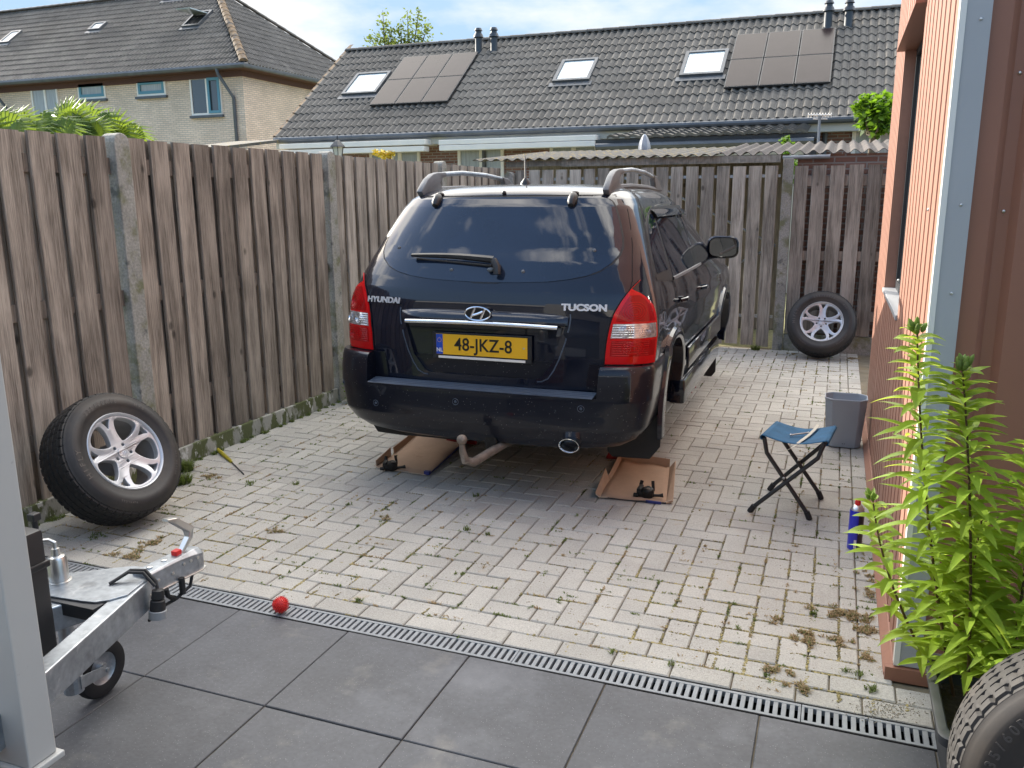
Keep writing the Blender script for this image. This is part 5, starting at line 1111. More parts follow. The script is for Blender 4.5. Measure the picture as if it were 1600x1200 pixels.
def s_at_x(tab, x, z):
    pts = outline(tab, z, 2.2, 30, 30); acc = 0; a = abs(x)
    for p, q in zip(pts[:31], pts[1:31]):
        if q.x >= a: return math.copysign(acc+(q-p).length*(a-p.x)/max(1e-6, q.x-p.x), x)
        acc += (q-p).length
    return math.copysign(acc, x)
def s_at_y(tab, y, z, sg=1):
    pts = outline(tab, z, 2.2, 30, 30); acc = 0
    for p, q in zip(pts, pts[1:]):
        if q.y >= y: return sg*(acc+(q-p).length*(y-p.y)/max(1e-6, q.y-p.y))
        acc += (q-p).length
    return sg*acc
def shell(tab, zs, yend_f, mb):
    rings = []
    for z in zs:
        h = outline(tab, z, yend_f(z)-.25)
        w = h[-1].x; fy = yend_f(z); fr = [Vector((w*math.cos(a)**.7 if math.cos(a) > 1e-6 else 0, fy-.25+.25*math.sin(a)**.8, z)) for a in [math.pi/2*k/8 for k in range(1, 9)]]
        h = h+fr; rings.append(h[1:-1][::-1] if 0 else [Vector((-p.x, p.y, p.z)) for p in reversed(h[1:-1])]+[h[0]]+h[1:-1]+[h[-1]])
    n = len(rings[0]); mb.add([p for r_ in rings for p in r_], [(i*n+k, i*n+(k+1) % n, (i+1)*n+(k+1) % n, (i+1)*n+k) for i in range(len(rings)-1) for k in range(n)]+[tuple(reversed(range(n))), tuple(range((len(rings)-1)*n, len(rings)*n))])
def frange(a, b_, n): return [a+(b_-a)*k/n for k in range(n+1)]
zs = sorted(set([round(z, 4) for z in frange(.40, 1.64, 42)]+[b_[0] for b_ in BODY]+[1.686, 1.705, 1.720, 1.730]))
m_ = MB(); shell(BODY, zs, lambda z: interp(BODY, z)[4], m_)
body = m_.build('body', [MT['paint'], MT['black_plastic']], car, smooth=True, merge=True, angle=40)
def cut(o, mb, mt, solver='EXACT', bev=0, smooth=False):
    c = mb.build('cut', mt, smooth=smooth); c.location = (0, 0, 0)
    md = o.modifiers.new('b', 'BOOLEAN'); md.object = c; md.operation = 'DIFFERENCE'; md.solver = solver
    p = o.parent; o.parent = None; apply_mods(o); o.parent = p; bpy.data.objects.remove(c)
def cyl_x(y, z, r, x0, x1, n=48):
    m_ = MB(); pts = [(x0, y+r*math.cos(2*math.pi*k/n), z+r*math.sin(2*math.pi*k/n)) for k in range(n)]; m_.poly(pts, (x1-x0, 0, 0)); return m_
AY, AZ, AR = .925, .43, .405; FY_ = 3.50
for sg in (1, -1):
    for yy in (AY, FY_): cut(body, cyl_x(yy, AZ, AR, sg*.50, sg*1.1), MT['black_plastic'])
# recess for the number plate
m_ = MB(); m_.poly([(-.455, -.1, .985), (.455, -.1, .985), (.40, -.1, .80), (.335, -.1, .715), (.30, -.1, .70), (-.30, -.1, .70), (-.335, -.1, .715), (-.40, -.1, .80)], (0, .252, 0)); cut(body, m_, MT['paint'])
body.data.shade_smooth(); body.data.set_sharp_from_angle(angle=R(30))
# bumper
zs = sorted(set(frange(.34, .79, 20)+[b_[0] for b_ in BUMP])); m_ = MB(); shell(BUMP, zs, lambda z: 1.0, m_)
bumper = m_.build('bumper', [MT['paint_dirty']], car, smooth=True, merge=True)
m_ = MB(); m_.poly([(-.655, -.3, .640), (.655, -.3, .640), (.665, -.3, .90), (-.665, -.3, .90)], (0, .445, 0)); cut(bumper, m_, MT['paint_dirty'])
m_ = MB(); m_.box(-.85, .85, .20, 1.2, .2, 1.0); cut(bumper, m_, MT['black_plastic'])
for sg in (1, -1): cut(bumper, cyl_x(AY, AZ, AR, sg*.40, sg*1.1), MT['black_plastic'])
m_ = MB(); m_.poly([(.2, 1.1-.02, .2), (.2, .50, .2), (.2, .57, .48), (.2, .60, .9), (.2, 1.1, .9)], (1, 0, 0)); cut(bumper, m_, MT['black_plastic'])
m_ = MB(); m_.poly([(-.2, 1.1-.02, .2), (-.2, .50, .2), (-.2, .57, .48), (-.2, .60, .9), (-.2, 1.1, .9)], (-1, 0, 0)); cut(bumper, m_, MT['black_plastic'])
bumper.data.shade_smooth(); bumper.data.set_sharp_from_angle(angle=R(32))
# wheel arch trims and sills
for sg in (1, -1):
    for yy in (AY, FY_):
        m_ = MB(); rows = []
        for (dr, dx) in ((-.002, -.05), (-.002, .012), (.020, .020), (.060, .012), (.075, -.01)):
            rr_ = []
            for k in range(25):
                a = R(-12+204*k/24); y, z = yy+(AR+dr)*math.cos(a), AZ+(AR+dr)*math.sin(a); w = interp(BODY, max(.41, z))[0]
                if yy == AY and y < yy-.2 and z < .80: w = max(w, .905)
                rr_.append(Vector((sg*(w+dx), y, z)))
            rows.append(rr_)
        m_.grid(rows); m_.build('arch_trim', MT['paint'], car, smooth=True)
    m_ = MB(); m_.box(sg*.80, sg*.905, AY+AR-.01, FY_-AR+.01, .33, .50); m_.build('sill', MT['paint'], car, bevel=.02, smooth=True)
    m_ = MB(); m_.box(sg*.895, sg*.915, AY+AR+.06, FY_-AR-.03, .56, .70); m_.build('side_moulding', MT['paint'], car, bevel=.008, smooth=True)
# ledge pad on the bumper with grooves
m_ = MB(); rows = []
for j in range(13):
    y = .012+.105*j/12; rows.append([Vector((-.64+1.28*i/40, y+.010*((-.64+1.28*i/40)/.64)**2, .6425+(.0022 if j % 3 else -.001)+.012*j/12)) for i in range(41)])
m_.grid(rows); m_.build('ledge_pad', MT['pad'], car, smooth=True)
def patch(name, mtl, tab, zs, sl, sr, n, off, parent, th=0, edge=True):
    """panel lying on the body between left and right arc limits"""
    rows = []
    for z in zs:
        a, b_ = sl(z), sr(z); rows.append([surf(tab, a+(b_-a)*k/n, z, off) for k in range(n+1)])
    if edge:   # turned-in rim
        f = lambda row, o2: row
        top = [surf(tab, sl(zs[-1])+(sr(zs[-1])-sl(zs[-1]))*k/n, zs[-1]+.0005, -.004) for k in range(n+1)]; bot = [surf(tab, sl(zs[0])+(sr(zs[0])-sl(zs[0]))*k/n, zs[0]-.0005, -.004) for k in range(n+1)]
        rows = [bot]+rows+[top]; rows = [[surf(tab, sl(min(max(r_[0].z, zs[0]), zs[-1])), min(max(r_[0].z, zs[0]), zs[-1]), -.004)]+r_+[surf(tab, sr(min(max(r_[0].z, zs[0]), zs[-1])), min(max(r_[0].z, zs[0]), zs[-1]), -.004)] for r_ in rows]
    m_ = MB(); m_.grid(rows); return m_.build(name, mtl, parent, smooth=True, angle=50)
def strip(mb, tab, pts, w, off):
    """thin line on the body through (s, z) points"""
    n = len(pts); P = [surf(tab, s, z, off) for s, z in pts]; rowa, rowb = [], []
    for i in range(n):
        a = pts[max(0, i-1)]; b_ = pts[min(n-1, i+1)]; dx, dz = b_[0]-a[0], b_[1]-a[1]; L_ = math.hypot(dx, dz) or 1; ox, oz = -dz/L_*w, dx/L_*w
        rowa.append(surf(tab, pts[i][0]+ox, pts[i][1]+oz, off)); rowb.append(surf(tab, pts[i][0]-ox, pts[i][1]-oz, off))
    mb.grid([rowa, rowb])
# rear window
GX = [(1.205, .06), (1.208, .20), (1.215, .34), (1.228, .45), (1.248, .545), (1.275, .61), (1.31, .655), (1.35, .683), (1.39, .690), (1.44, .680), (1.50, .658), (1.56, .632), (1.60, .612), (1.625, .594), (1.640, .572), (1.648, .54), (1.652, .48)]
gx = lambda z: s_at_x(BODY, interp(GX, z)[0], z)
gz = sorted(set([g_[0] for g_ in GX]+frange(1.32, 1.62, 14)+[1.2065, 1.2115, 1.221, 1.238, 1.262, 1.645, 1.634]))
seal = patch('window_seal', MT['black_rubber'], BODY, [z+(-.006 if z < 1.3 else 0)+(.006 if z > 1.62 else 0) for z in gz], lambda z: -gx(z)-.013, lambda z: gx(z)+.013, 40, .0016, car)
glass = patch('rear_window', MT['glass_dark'], BODY, gz, lambda z: -gx(z), gx, 40, .0032, car)
m_ = MB()
for (x, z) in ((-.575, 1.372), (.56, 1.372), (-.205, 1.262), (.205, 1.262)):
    p = surf(BODY, s_at_x(BODY, x, z), z, .005); m_.sphere(p, .0105, 6, (1, .6, 1))
for k in range(4):
    pass
m_.build('window_buttons', MT['grey_plastic'], glass, smooth=True)
# tailgate seams
m_ = MB(); seam = lambda sg: [(sg*s_at_x(BODY, x, z), z) for x, z in ((.672, .66), (.672, .80), (.678, .90), (.690, 1.0), (.705, 1.06), (.735, 1.12), (.765, 1.17), (.770, 1.22), (.755, 1.30), (.735, 1.40), (.705, 1.50), (.675, 1.58), (.640, 1.63), (.60, 1.655))]
for sg in (1, -1): strip(m_, BODY, seam(sg), .0025, .0008)
strip(m_, BODY, [(s_at_x(BODY, x, 1.662), 1.662) for x in frange(-.60, .60, 24)], .0025, .0008); m_.build('tailgate_seam', MT['dark'], car)
# crease above the plate
gar = MB(); rows = []
for j, (z, o_) in enumerate(((1.058, .0), (1.052, .012), (1.040, .024), (1.020, .033), (1.004, .038), (.995, .036), (.990, .006))):
    rows.append([surf(BODY, x*(1-.02*(6-j)/6 if 0 else 1), z-(.018*(abs(x)/.48)**6 if j < 3 else 0), o_*(1-(abs(x)/.485)**10)) for x in frange(-.475, .475, 48)])
gar.grid(rows); gar.build('handle_garnish', MT['paint'], car, smooth=True)
chm = MB(); rows = []
for (z, o_) in ((1.000, .030), (1.000, .043), (.993, .049), (.983, .049), (.978, .043), (.978, .028)): rows.append([surf(BODY, x, z-.0*abs(x), o_)+Vector((0, 0, -.008*(x/.43)**2)) for x in frange(-.43, .43, 40)])
chm.grid(rows); chm.add([rows[k][0] for k in range(6)], [(0, 1, 2, 3, 4, 5)]); chm.add([rows[k][-1] for k in range(6)], [(5, 4, 3, 2, 1, 0)]); chm.build('chrome_bar', MT['chrome'], car, smooth=True, angle=60)
# recess side frames
for sg in (1, -1):
    rf_ = MB(); strip(rf_, BODY, [(sg*x, z) for x, z in ((.485, 1.055), (.488, 1.03), (.482, .98), (.462, .90), (.435, .82), (.405, .755), (.375, .71), (.34, .692), (.315, .690))], .0035, .0015); rf_.build('recess_edge', MT['pad'], car, smooth=True)
# number plate
pl_ = thing if 0 else None
m_ = MB(); m_.box(-.285, .285, .128, .140, .782, .932); holder = m_.build('plate_holder', MT['black_plastic'], car, bevel=.003)
m_ = MB(); m_.box(-.262, .262, .1235, .1275, .808, .922); plate = m_.build('number_plate', MT['yellow'], car, bevel=.0015)
m_ = MB(); m_.box(-.2605, -.222, .1222, .1234, .8095, .9205); m_.build('blue_band', MT['blue'], plate)
RX = Matrix.Rotation(R(90), 4, 'X')
def txt(name, s_, size, M, mtl, parent, ext=.001, bev=0, off=0, sx=1, **k):
    me = text_mesh(s_, size, ext, bev, offset=off, **k); me.transform(Matrix.Diagonal((sx, 1, 1, 1))); me.transform(M); me.materials.clear(); me.materials.append(mtl); return put(name, me, parent)
txt('plate_lettering', '48-JKZ-8', .098, Matrix.Translation((.012, .1228, .865)) @ RX, MT['black'], plate, ext=.0008, off=.0012, sx=.90, space=1.02)
txt('country_letters', 'NL', .030, Matrix.Translation((-.2412, .1216, .832)) @ RX, MT['white'], plate, ext=.0005, off=.0006)
m_ = MB()
for k in range(12):
    a = 2*math.pi*k/12; m_.sphere((-.2412+.0115*math.cos(a), .1216, .888+.0115*math.sin(a)), .0018, 4, (1, .3, 1))
m_.build('star_ring', MT['yellow'], plate)
m_ = MB(); m_.lathe([(.001, 0), (.005, 0), (.005, .0015), (.001, .002)], 12, Matrix.Translation((.243, .1235, .865)) @ Matrix.Rotation(R(90), 4, 'X')); m_.build('plate_screw', MT['cream'], plate)
m_ = MB(); m_.box(-.25, .25, .1245, .1279, .787, .800); m_.build('plate_strip', MT['white'], holder)
# badges
def badge(name, s_, size, x, z, sx=1, off=.001):
    y = surf(BODY, s_at_x(BODY, x, z), z).y; w = interp(BODY, z); tilt = math.atan2(surf(BODY, s_at_x(BODY, x, z+.02), z+.02).y-surf(BODY, s_at_x(BODY, x, z-.02), z-.02).y, .04); e = .05
    yaw_ = math.atan2(surf(BODY, s_at_x(BODY, x+e, z), z).y-surf(BODY, s_at_x(BODY, x-e, z), z).y, 2*e)
    return txt(name, s_, size, Matrix.Translation((x, y-.004, z)) @ Matrix.Rotation(yaw_, 4, 'Z') @ Matrix.Rotation(-tilt, 4, 'X') @ RX, MT['badge'], car, ext=.003, off=off, sx=sx)
badge('badge_lettering', 'HYUNDAI', .045, -.600, 1.090, 1.12, .0014); badge('badge_lettering', 'TUCSON', .047, .555, 1.090, 1.22, .0024)
m_ = MB(); ey = .096; E_ = lambda q, a, b_: Vector((-.004+a*math.cos(q), ey-.0, 1.046+b_*math.sin(q)))
m_.tube([E_(2*math.pi*k/40, .072, .036) for k in range(41)], .0042, 6, cap=False)
for pts in (((-.040, -.026), (-.014, .030)), ((.016, -.030), (.042, .026)), ((-.030, -.010), (.0, -.001), (.030, .012))):
    m_.tube([Vector((-.004+p[0], ey, 1.046+p[1])) for p in pts], [.0065]*len(pts), 6)
eo = m_.build('oval_emblem', MT['chrome'], car, smooth=True)
m_ = MB(); m_.poly([E_(2*math.pi*k/32, .069, .034)+Vector((0, .002, 0)) for k in range(32)], (0, .030, 0)); m_.build('emblem_backing', MT['black'], eo)
# tail lights
LI = [(.803, .668), (.90, .674), (1.0, .688), (1.06, .703), (1.12, .732), (1.17, .762), (1.205, .786), (1.222, .800)]
LO = [(.803, .300), (.90, .315), (1.0, .325), (1.06, .328), (1.10, .322), (1.14, .30), (1.18, .268), (1.205, .24), (1.222, .222)]
def light_band(name, z0, z1, mtl, sg, off, parent, ins=0, n=14, nz=6, x_in=None):
    zs = frange(z0, z1, nz)
    lo = lambda z: s_at_x(BODY, interp(LI, z)[0], z)+ins
    hi = lambda z: max(s_at_x(BODY, interp(LI, z)[0], z)+ins+.004, s_at_y(BODY, interp(LO, z)[0], z)-ins)
    if sg > 0: return patch(name, mtl, BODY, zs, lo, hi, n, off, parent)
    return patch(name, mtl, BODY, zs, lambda z: -hi(z), lambda z: -lo(z), n, off, parent)
def rings(mb, cs, cz, radii, sg, off, sx=1.3):
    for r_ in radii:
        pts = [surf(BODY, sg*(cs+r_*sx*math.cos(2*math.pi*k/24)), cz+r_*math.sin(2*math.pi*k/24), off) for k in range(25)]; mb.tube(pts, .0016, 4, cap=False)
for sg in (1, -1):
    base = light_band('tail_light', .803, 1.222, MT['red'], sg, .010, car, 0, 16, 20)
    light_band('clear_band', .938, 1.010, MT['clearlens'], sg, .0122, base, .014, 14, 3)
    light_band('upper_reflector', 1.022, 1.150, MT['reddark'], sg, .0117, base, .022, 14, 5); light_band('lower_reflector', .845, .925, MT['reddark'], sg, .0117, base, .022, 14, 4)
    m_ = MB(); c_ = s_at_x(BODY, .79, 1.05)
    rings(m_, c_+.01, 1.070, (.016, .026, .036, .046), sg, .0125); m_.build('lens_rings', MT['red'], base); m_ = MB(); rings(m_, c_+.01, .885, (.010, .018, .026, .033), sg, .0125, 1.7)
    for q in range(7):
        z = .850+q*.0115; m_.tube([surf(BODY, sg*(s_at_x(BODY, .70, z)+d), z, .0125) for d in frange(0, .19, 8)], .0011, 4)
    m_.build('lens_rings', MT['red'], base)
    m_ = MB(); rings(m_, c_-.03, .974, (.012, .020, .028), sg, .0135, 1.2); rings(m_, c_+.07, .974, (.012, .020, .027), sg, .0135, 1.2)
    for q in range(6): z = .944+q*.012; m_.tube([surf(BODY, sg*(s_at_x(BODY, .70, z)+d), z, .0132) for d in frange(0, .17, 8)], .0010, 4)
    m_.build('bulb_rings', MT['chrome'], base)
    m_ = MB(); n_ = 14; zz = frange(.803, 1.222, 20)
    strip(m_, BODY, [(sg*(s_at_x(BODY, interp(LI, z)[0], z)-.004), z) for z in zz]+[], .0035, .004); m_.build('lens_gap', MT['dark'], base)
# wiper, hinges, washer jet, aerial
wp = MB(); A_ = surf(BODY, s_at_x(BODY, -.450, 1.318), 1.318, .035); B2 = surf(BODY, s_at_x(BODY, .045, 1.300), 1.300, .045); C2 = surf(BODY, .075, 1.235, .03)
rows = [];  N_ = 14
for k in range(N_+1):
    t = k/N_; p = A_.lerp(B2, t); w = .011+.010*t; p.z += .008*math.sin(math.pi*t); rows.append([p+Vector((0, .006, w)), p+Vector((0, -.012, w*.5)), p+Vector((0, -.012, -w*.4)), p+Vector((0, .008, -w))])
wp.grid(rows); wp.add(rows[0], [(0, 1, 2, 3)]); wp.tube([B2, B2.lerp(C2, .5)+Vector((.012, -.006, 0)), C2], [.019, .021, .020], 10); wi_ = wp.build('rear_wiper', MT['black_plastic'], car, smooth=True)
m_ = MB(); m_.tube([A_+Vector((.02, .022, -.020)), B2+Vector((-.02, .02, -.034))], .007, 6); m_.build('wiper_blade', MT['black_rubber'], wi_)
m_ = MB(); m_.sphere(surf(BODY, .03, 1.262, .02), .016, 8, (1.3, 1, .8)); m_.build('wiper_pivot', MT['grey_plastic'], wi_, smooth=True)
for x in (-.397, .397):
    c = surf(BODY, s_at_x(BODY, x, 1.635), 1.635, .012); m_ = MB(); d = (surf(BODY, s_at_x(BODY, x, 1.67), 1.67)-surf(BODY, s_at_x(BODY, x, 1.60), 1.60)).normalized(); q = d.to_track_quat('Z', 'Y').to_matrix().to_4x4()
    m_.lathe([(.001, -.052), (.016, -.048), (.025, -.030), (.026, .0), (.024, .022), (.016, .036), (.001, .040)], 14, Matrix.Translation(c) @ q); ho = m_.build('window_hinge', MT['black_plastic'], car, smooth=True)
    m_ = MB(); m_.sphere(c+d*.045+Vector((0, .012, 0)), .018, 8, (1.2, 1.4, .7)); m_.build('hinge_cover', MT['black_plastic'], ho, smooth=True)
c = surf(BODY, .0, 1.675, .004); m_ = MB(); m_.sphere(c, .012, 8, (1, 1.2, 1.1)); m_.build('washer_jet', MT['black_plastic'], car, smooth=True)
c = Vector((-.020, .92, 1.728)); m_ = MB(); m_.lathe([(.034, -.005), (.030, .012), (.014, .034), (.010, .04)], 16, Matrix.Translation(c)); ao = m_.build('aerial_base', MT['black_plastic'], car, smooth=True)
m_ = MB(); m_.tube([c+Vector((0, 0, .035)), c+Vector((-.055, .14, .19))], [.0065, .0035], 8); m_.build('aerial_rod', MT['black_rubber'], ao)
# roof rails
for sg in (1, -1):
    x = sg*.555; m_ = MB(); prof = []
    def sec(y, z, w, h): return [Vector((x-w, y, z-h)), Vector((x+w, y, z-h)), Vector((x+w*.8, y, z+h)), Vector((x-w*.8, y, z+h))]
    rear = MB(); F_ = [(.565, 1.690), (.60, 1.722), (.66, 1.765), (.73, 1.795), (.80, 1.806), (.92, 1.812), (.93, 1.785), (.87, 1.775), (.83, 1.745), (.86, 1.715), (1.0, 1.70), (1.0, 1.66), (.6, 1.66)]
    rear.poly([(x-.019, y, z) for y, z in F_], (.038, 0, 0)); rl = rear.build('roof_rail', MT['grey_plastic'], car, bevel=.008, smooth=True)
    m_ = MB(); m_.tube([(x, .88, 1.796), (x, 1.2, 1.812), (x*.99, 1.6, 1.806), (x*.98, 1.95, 1.782)], .0155, 10); m_.build('rail_bar', MT['galv'], rl, smooth=True)
    m_ = MB(); m_.tube([(x, .80, 1.705), (x, 1.2, 1.715), (x, 1.6, 1.712), (x*.98, 2.1, 1.70)], .017, 8); m_.build('rail_foot_strip', MT['grey_plastic'], rl, smooth=True)
    m_ = MB(); m_.poly([(x*.98-.02, 1.88, 1.80), (x*.98-.02, 2.0, 1.79), (x*.98-.02, 2.22, 1.69), (x*.98-.02, 1.98, 1.69)], (.04, 0, 0)); m_.build('rail_front_foot', MT['grey_plastic'], rl, bevel=.008)
# side windows
def wy(z, y): return y+(z-1.19)*0
WQ = [('quarter_window', [(1.235, .62, .93), (1.30, .64, .95), (1.38, .69, .98), (1.46, .77, 1.00), (1.52, .86, 1.02), (1.55, .94, 1.03)]), ('rear_door_window', [(1.185, 1.00, 1.86), (1.30, 1.02, 1.86), (1.40, 1.04, 1.86), (1.50, 1.07, 1.86), (1.57, 1.10, 1.86)]), ('front_door_window', [(1.165, 1.95, 2.95), (1.30, 1.95, 2.70), (1.40, 1.95, 2.52), (1.50, 1.95, 2.32), (1.57, 1.95, 2.16)])]
for sg in (1, -1):
    f = lambda tabz: None
    zz = frange(1.165, 1.592, 12); BK = [(1.165, .98, 3.0), (1.20, .58, 2.98), (1.235, .575, 2.90), (1.30, .60, 2.76), (1.38, .65, 2.60), (1.46, .73, 2.44), (1.53, .84, 2.26), (1.57, .96, 2.18), (1.592, 1.08, 2.12)]
    a_ = lambda z: s_at_y(BODY, interp(BK, z)[0], z); b2 = lambda z: s_at_y(BODY, min(2.18, interp(BK, z)[1]), z)
    if sg > 0: sr_ = patch('window_surround', MT['black'], BODY, zz, a_, b2, 26, .0015, car)
    else: sr_ = patch('window_surround', MT['black'], BODY, zz, lambda z: -b2(z), lambda z: -a_(z), 26, .0015, car)
    for nm, tab in WQ:
        zz = frange(tab[0][0], tab[-1][0], 8); a_ = lambda z: s_at_y(BODY, interp(tab, z)[0], z); b2 = lambda z: s_at_y(BODY, min(2.17, interp(tab, z)[1]), z)
        if sg > 0: patch(nm, MT['glass_dark'], BODY, zz, a_, b2, 14, .004, sr_)
        else: patch(nm, MT['glass_dark'], BODY, zz, lambda z: -b2(z), lambda z: -a_(z), 14, .004, sr_)
    # wind deflectors over the door windows
    for (ya, yb, za) in ((1.02, 1.86, 1.575), (1.93, 2.17, 1.565)):
        m_ = MB(); m_.grid([[surf(BODY, sg*s_at_y(BODY, y, za-dz), za-dz, o_) for y in frange(ya, yb, 8)] for dz, o_ in ((0, .006), (.02, .020), (.05, .026))]); m_.build('wind_deflector', MT['glass_dark'], sr_, smooth=True)
    m_ = MB()
    strip(m_, BODY, [(sg*s_at_y(BODY, y, z), z) for y, z in ((1.37, .52), (1.35, .62), (1.30, .74), (1.20, .86), (1.05, .95), (.97, 1.05), (.955, 1.17))], .0025, .0008)
    strip(m_, BODY, [(sg*s_at_y(BODY, 1.905, z), z) for z in frange(.52, 1.16, 8)], .0025, .0008); m_.build('door_seams', MT['dark'], car)
    m_ = MB(); m_.grid([[surf(BODY, sg*s_at_y(BODY, y, 1.178), 1.178+dz, o_) for y in frange(.98, 2.17, 16)] for dz, o_ in ((-.012, .003), (-.008, .010), (.006, .010), (.010, .003))]); m_.build('belt_moulding', MT['grey_plastic'], car, smooth=True)
    for y, z in ((1.17, 1.035), (2.06, 1.02)):
        s0 = s_at_y(BODY, y, z); m_ = MB(); m_.tube([surf(BODY, sg*(s0-.075), z, .004), surf(BODY, sg*(s0-.06), z+.004, .032), surf(BODY, sg*(s0+.05), z+.004, .032), surf(BODY, sg*(s0+.075), z, .006)], .013, 8); m_.build('door_handle', MT['paint'], car, smooth=True)
    # mirror
    mo = MB(); mc = Vector((sg*.935, 2.76, 1.265)); rows = []
    for (y, a, b_) in ((-.055, .108, .078), (-.045, .118, .086), (0, .120, .088), (.05, .105, .074), (.09, .07, .045), (.105, .01, .01)):
        rows.append([mc+Vector((sg*(abs(math.cos(q))**.55*math.copysign(a, math.cos(q))+y*-.2), y, abs(math.sin(q))**.55*math.copysign(b_, math.sin(q)))) for q in [2*math.pi*k/28 for k in range(29)]])
    mo.grid(rows); mo.tube([(sg*.80, 2.84, 1.19), (sg*.84, 2.80, 1.205), (sg*.88, 2.78, 1.225)], [.045, .042, .045], 10); mr = mo.build('door_mirror', MT['paint'], car, smooth=True)
    m_ = MB(); m_.poly([mc+Vector((sg*(abs(math.cos(q))**.55*math.copysign(.101, math.cos(q))+.011), -.050, abs(math.sin(q))**.55*math.copysign(.071, math.sin(q)))) for q in [2*math.pi*k/28 for k in range(28)]], (0, .004, 0)); m_.build('mirror_glass', MT['mirror'], mr)
    # front fender flare hint and mud flaps
    m_ = MB(); X_ = sg*.745
    m_.poly([(sg*.60, .50, .44), (sg*.61, .49, .225), (sg*.64, .485, .198), (sg*.85, .485, .205), (sg*.905, .49, .28), (sg*.912, .50, .46)], (0, .012, 0)); m_.build('mud_flap', MT['black_rubber'], car, bevel=.004)
    m_ = MB(); m_.poly([(sg*.66, 3.00, .50), (sg*.66, 2.99, .20), (sg*.70, 2.985, .18), (sg*.87, 2.985, .18), (sg*.90, 2.99, .22), (sg*.90, 3.0, .52)], (0, .012, 0)); m_.build('mud_flap', MT['black_rubber'], car, bevel=.004)
# hubs without wheels, front wheels, underbody
ub = MB(); ub.box(-.60, .60, .12, 3.9, .40, .46); ub.box(-.62, .62, 1.3, 3.2, .28, .42); ub.tube([(-.70, AY, .33), (.70, AY, .33)], .04, 8); ub.box(-.30, .30, .30, .80, .34, .42); ub.build('underbody', MT['dark'], car)
for sg in (1, -1):
    m_ = MB(); M = Matrix.Translation((sg*.66, AY, .345)) @ Matrix.Rotation(sg*R(90), 4, 'Y'); m_.lathe([(.03, -.02), (.142, -.004), (.142, .008), (.09, .008), (.085, .045), (.035, .05), (.033, .07), (.001, .07)], 40, M); ho = m_.build('brake_disc', MT['rust'], car, smooth=True)
    m_ = MB(); m_.tube([(sg*.50, .60, .30), (sg*.62, AY, .30), (sg*.50, 1.5, .40)], .028, 8); m_.build('suspension_arm', MT['greasy'], car)
    M = Matrix.Translation((sg*.68, FY_, .36)) @ Matrix.Rotation(sg*R(90), 4, 'Y'); m_ = MB(); m_.lathe([(.03, -.03), (.15, -.012), (.15, .012), (.08, .012), (.07, .05), (.001, .05)], 32, M); m_.build('brake_disc', MT['rust'], car, smooth=True)
# exhaust, muffler, tow bar, sensors
m_ = MB(); q_ = lambda a, w, h, y: Vector((.530+w*math.cos(a), y, .392+h*math.sin(a)))
m_.grid([[q_(2*math.pi*k/28, w, h, y) for k in range(29)] for (w, h, y) in ((.048, .033, .30), (.052, .036, -.005), (.054, .038, -.012), (.051, .035, -.013), (.046, .030, -.004), (.044, .028, .25))]); m_.build('exhaust_tip', MT['chrome'], car, smooth=True)
m_ = MB(); m_.poly([q_(2*math.pi*k/28, .044, .028, .2) for k in range(28)], (0, .004, 0)); m_.build('exhaust_inside', MT['dark'], car)
m_ = MB(); m_.tube([(-.50, .22, .345), (-.12, .22, .345)], .055, 12); m_.tube([(-.62, .3, .33), (-.45, .26, .335)], .04, 10); m_.build('silencer', MT['black_rubber'], car, smooth=True)
tb = MB(); tb.tube([(.20, .26, .345), (.14, .08, .335), (.085, -.03, .305), (.050, -.12, .285), (.022, -.165, .305), (.012, -.175, .36), (.010, -.175, .40)], [.020, .022, .024, .024, .022, .018, .014], 12); to = tb.build('tow_hook', MT['rust'], car, smooth=True)
m_ = MB(); m_.sphere((.010, -.175, .420), .0275, 12); m_.build('tow_ball', MT['rust'], to, smooth=True)
m_ = MB(); m_.box(.05, .12, .03, .10, .315, .40); m_.build('tow_bracket', MT['greasy'], to, bevel=.01)
for (x, z) in ((-.60, .52), (-.10, .575), (.58, .585), (-.86, .60)):
    s0 = s_at_x(BUMP, x, z); c = surf(BUMP, s0, z, .001); m_ = MB(); pts = [surf(BUMP, s0+.017*math.cos(2*math.pi*k/18), z+.017*math.sin(2*math.pi*k/18), .0012) for k in range(19)]; m_.tube(pts, .0016, 4, cap=False); m_.sphere(c, .008, 6, (1, .3, 1)); m_.build('parking_sensor', MT['pad'], car, smooth=True)
# red stands that carry the rear of the car
for sg, lab, fy in ((1, 'red axle stand under the right rear of the car behind the cardboard lid', 5.16), (-1, 'red axle stand under the left rear of the car', 5.16), (1, 'red axle stand under the right front of the car', 7.2), (-1, 'red axle stand under the left front of the car', 7.2)):
    t = thing('axle_stand', lab, 'axle stand', (-1.752+sg*.57, fy, 0), 'axle stands under the car'); m_ = MB()
    for (dx, dy) in ((-.10, -.10), (.10, -.10), (.10, .10), (-.10, .10)): m_.tube([(dx, dy, .008), (dx*.3, dy*.3, .24)], .012, 6)
    m_.box(-.11, .11, -.115, -.09, .003, .022); m_.box(-.11, .11, .09, .115, .003, .022); m_.tube([(0, 0, .2), (0, 0, .26)], .035, 10); m_.build('stand_frame', MT['redpaint'], t)
    m_ = MB(); m_.tube([(0, 0, .24), (0, 0, .30)], .014, 8); m_.box(-.035, .035, -.02, .02, .29, .31); m_.build('saddle', MT['greasy'], t)
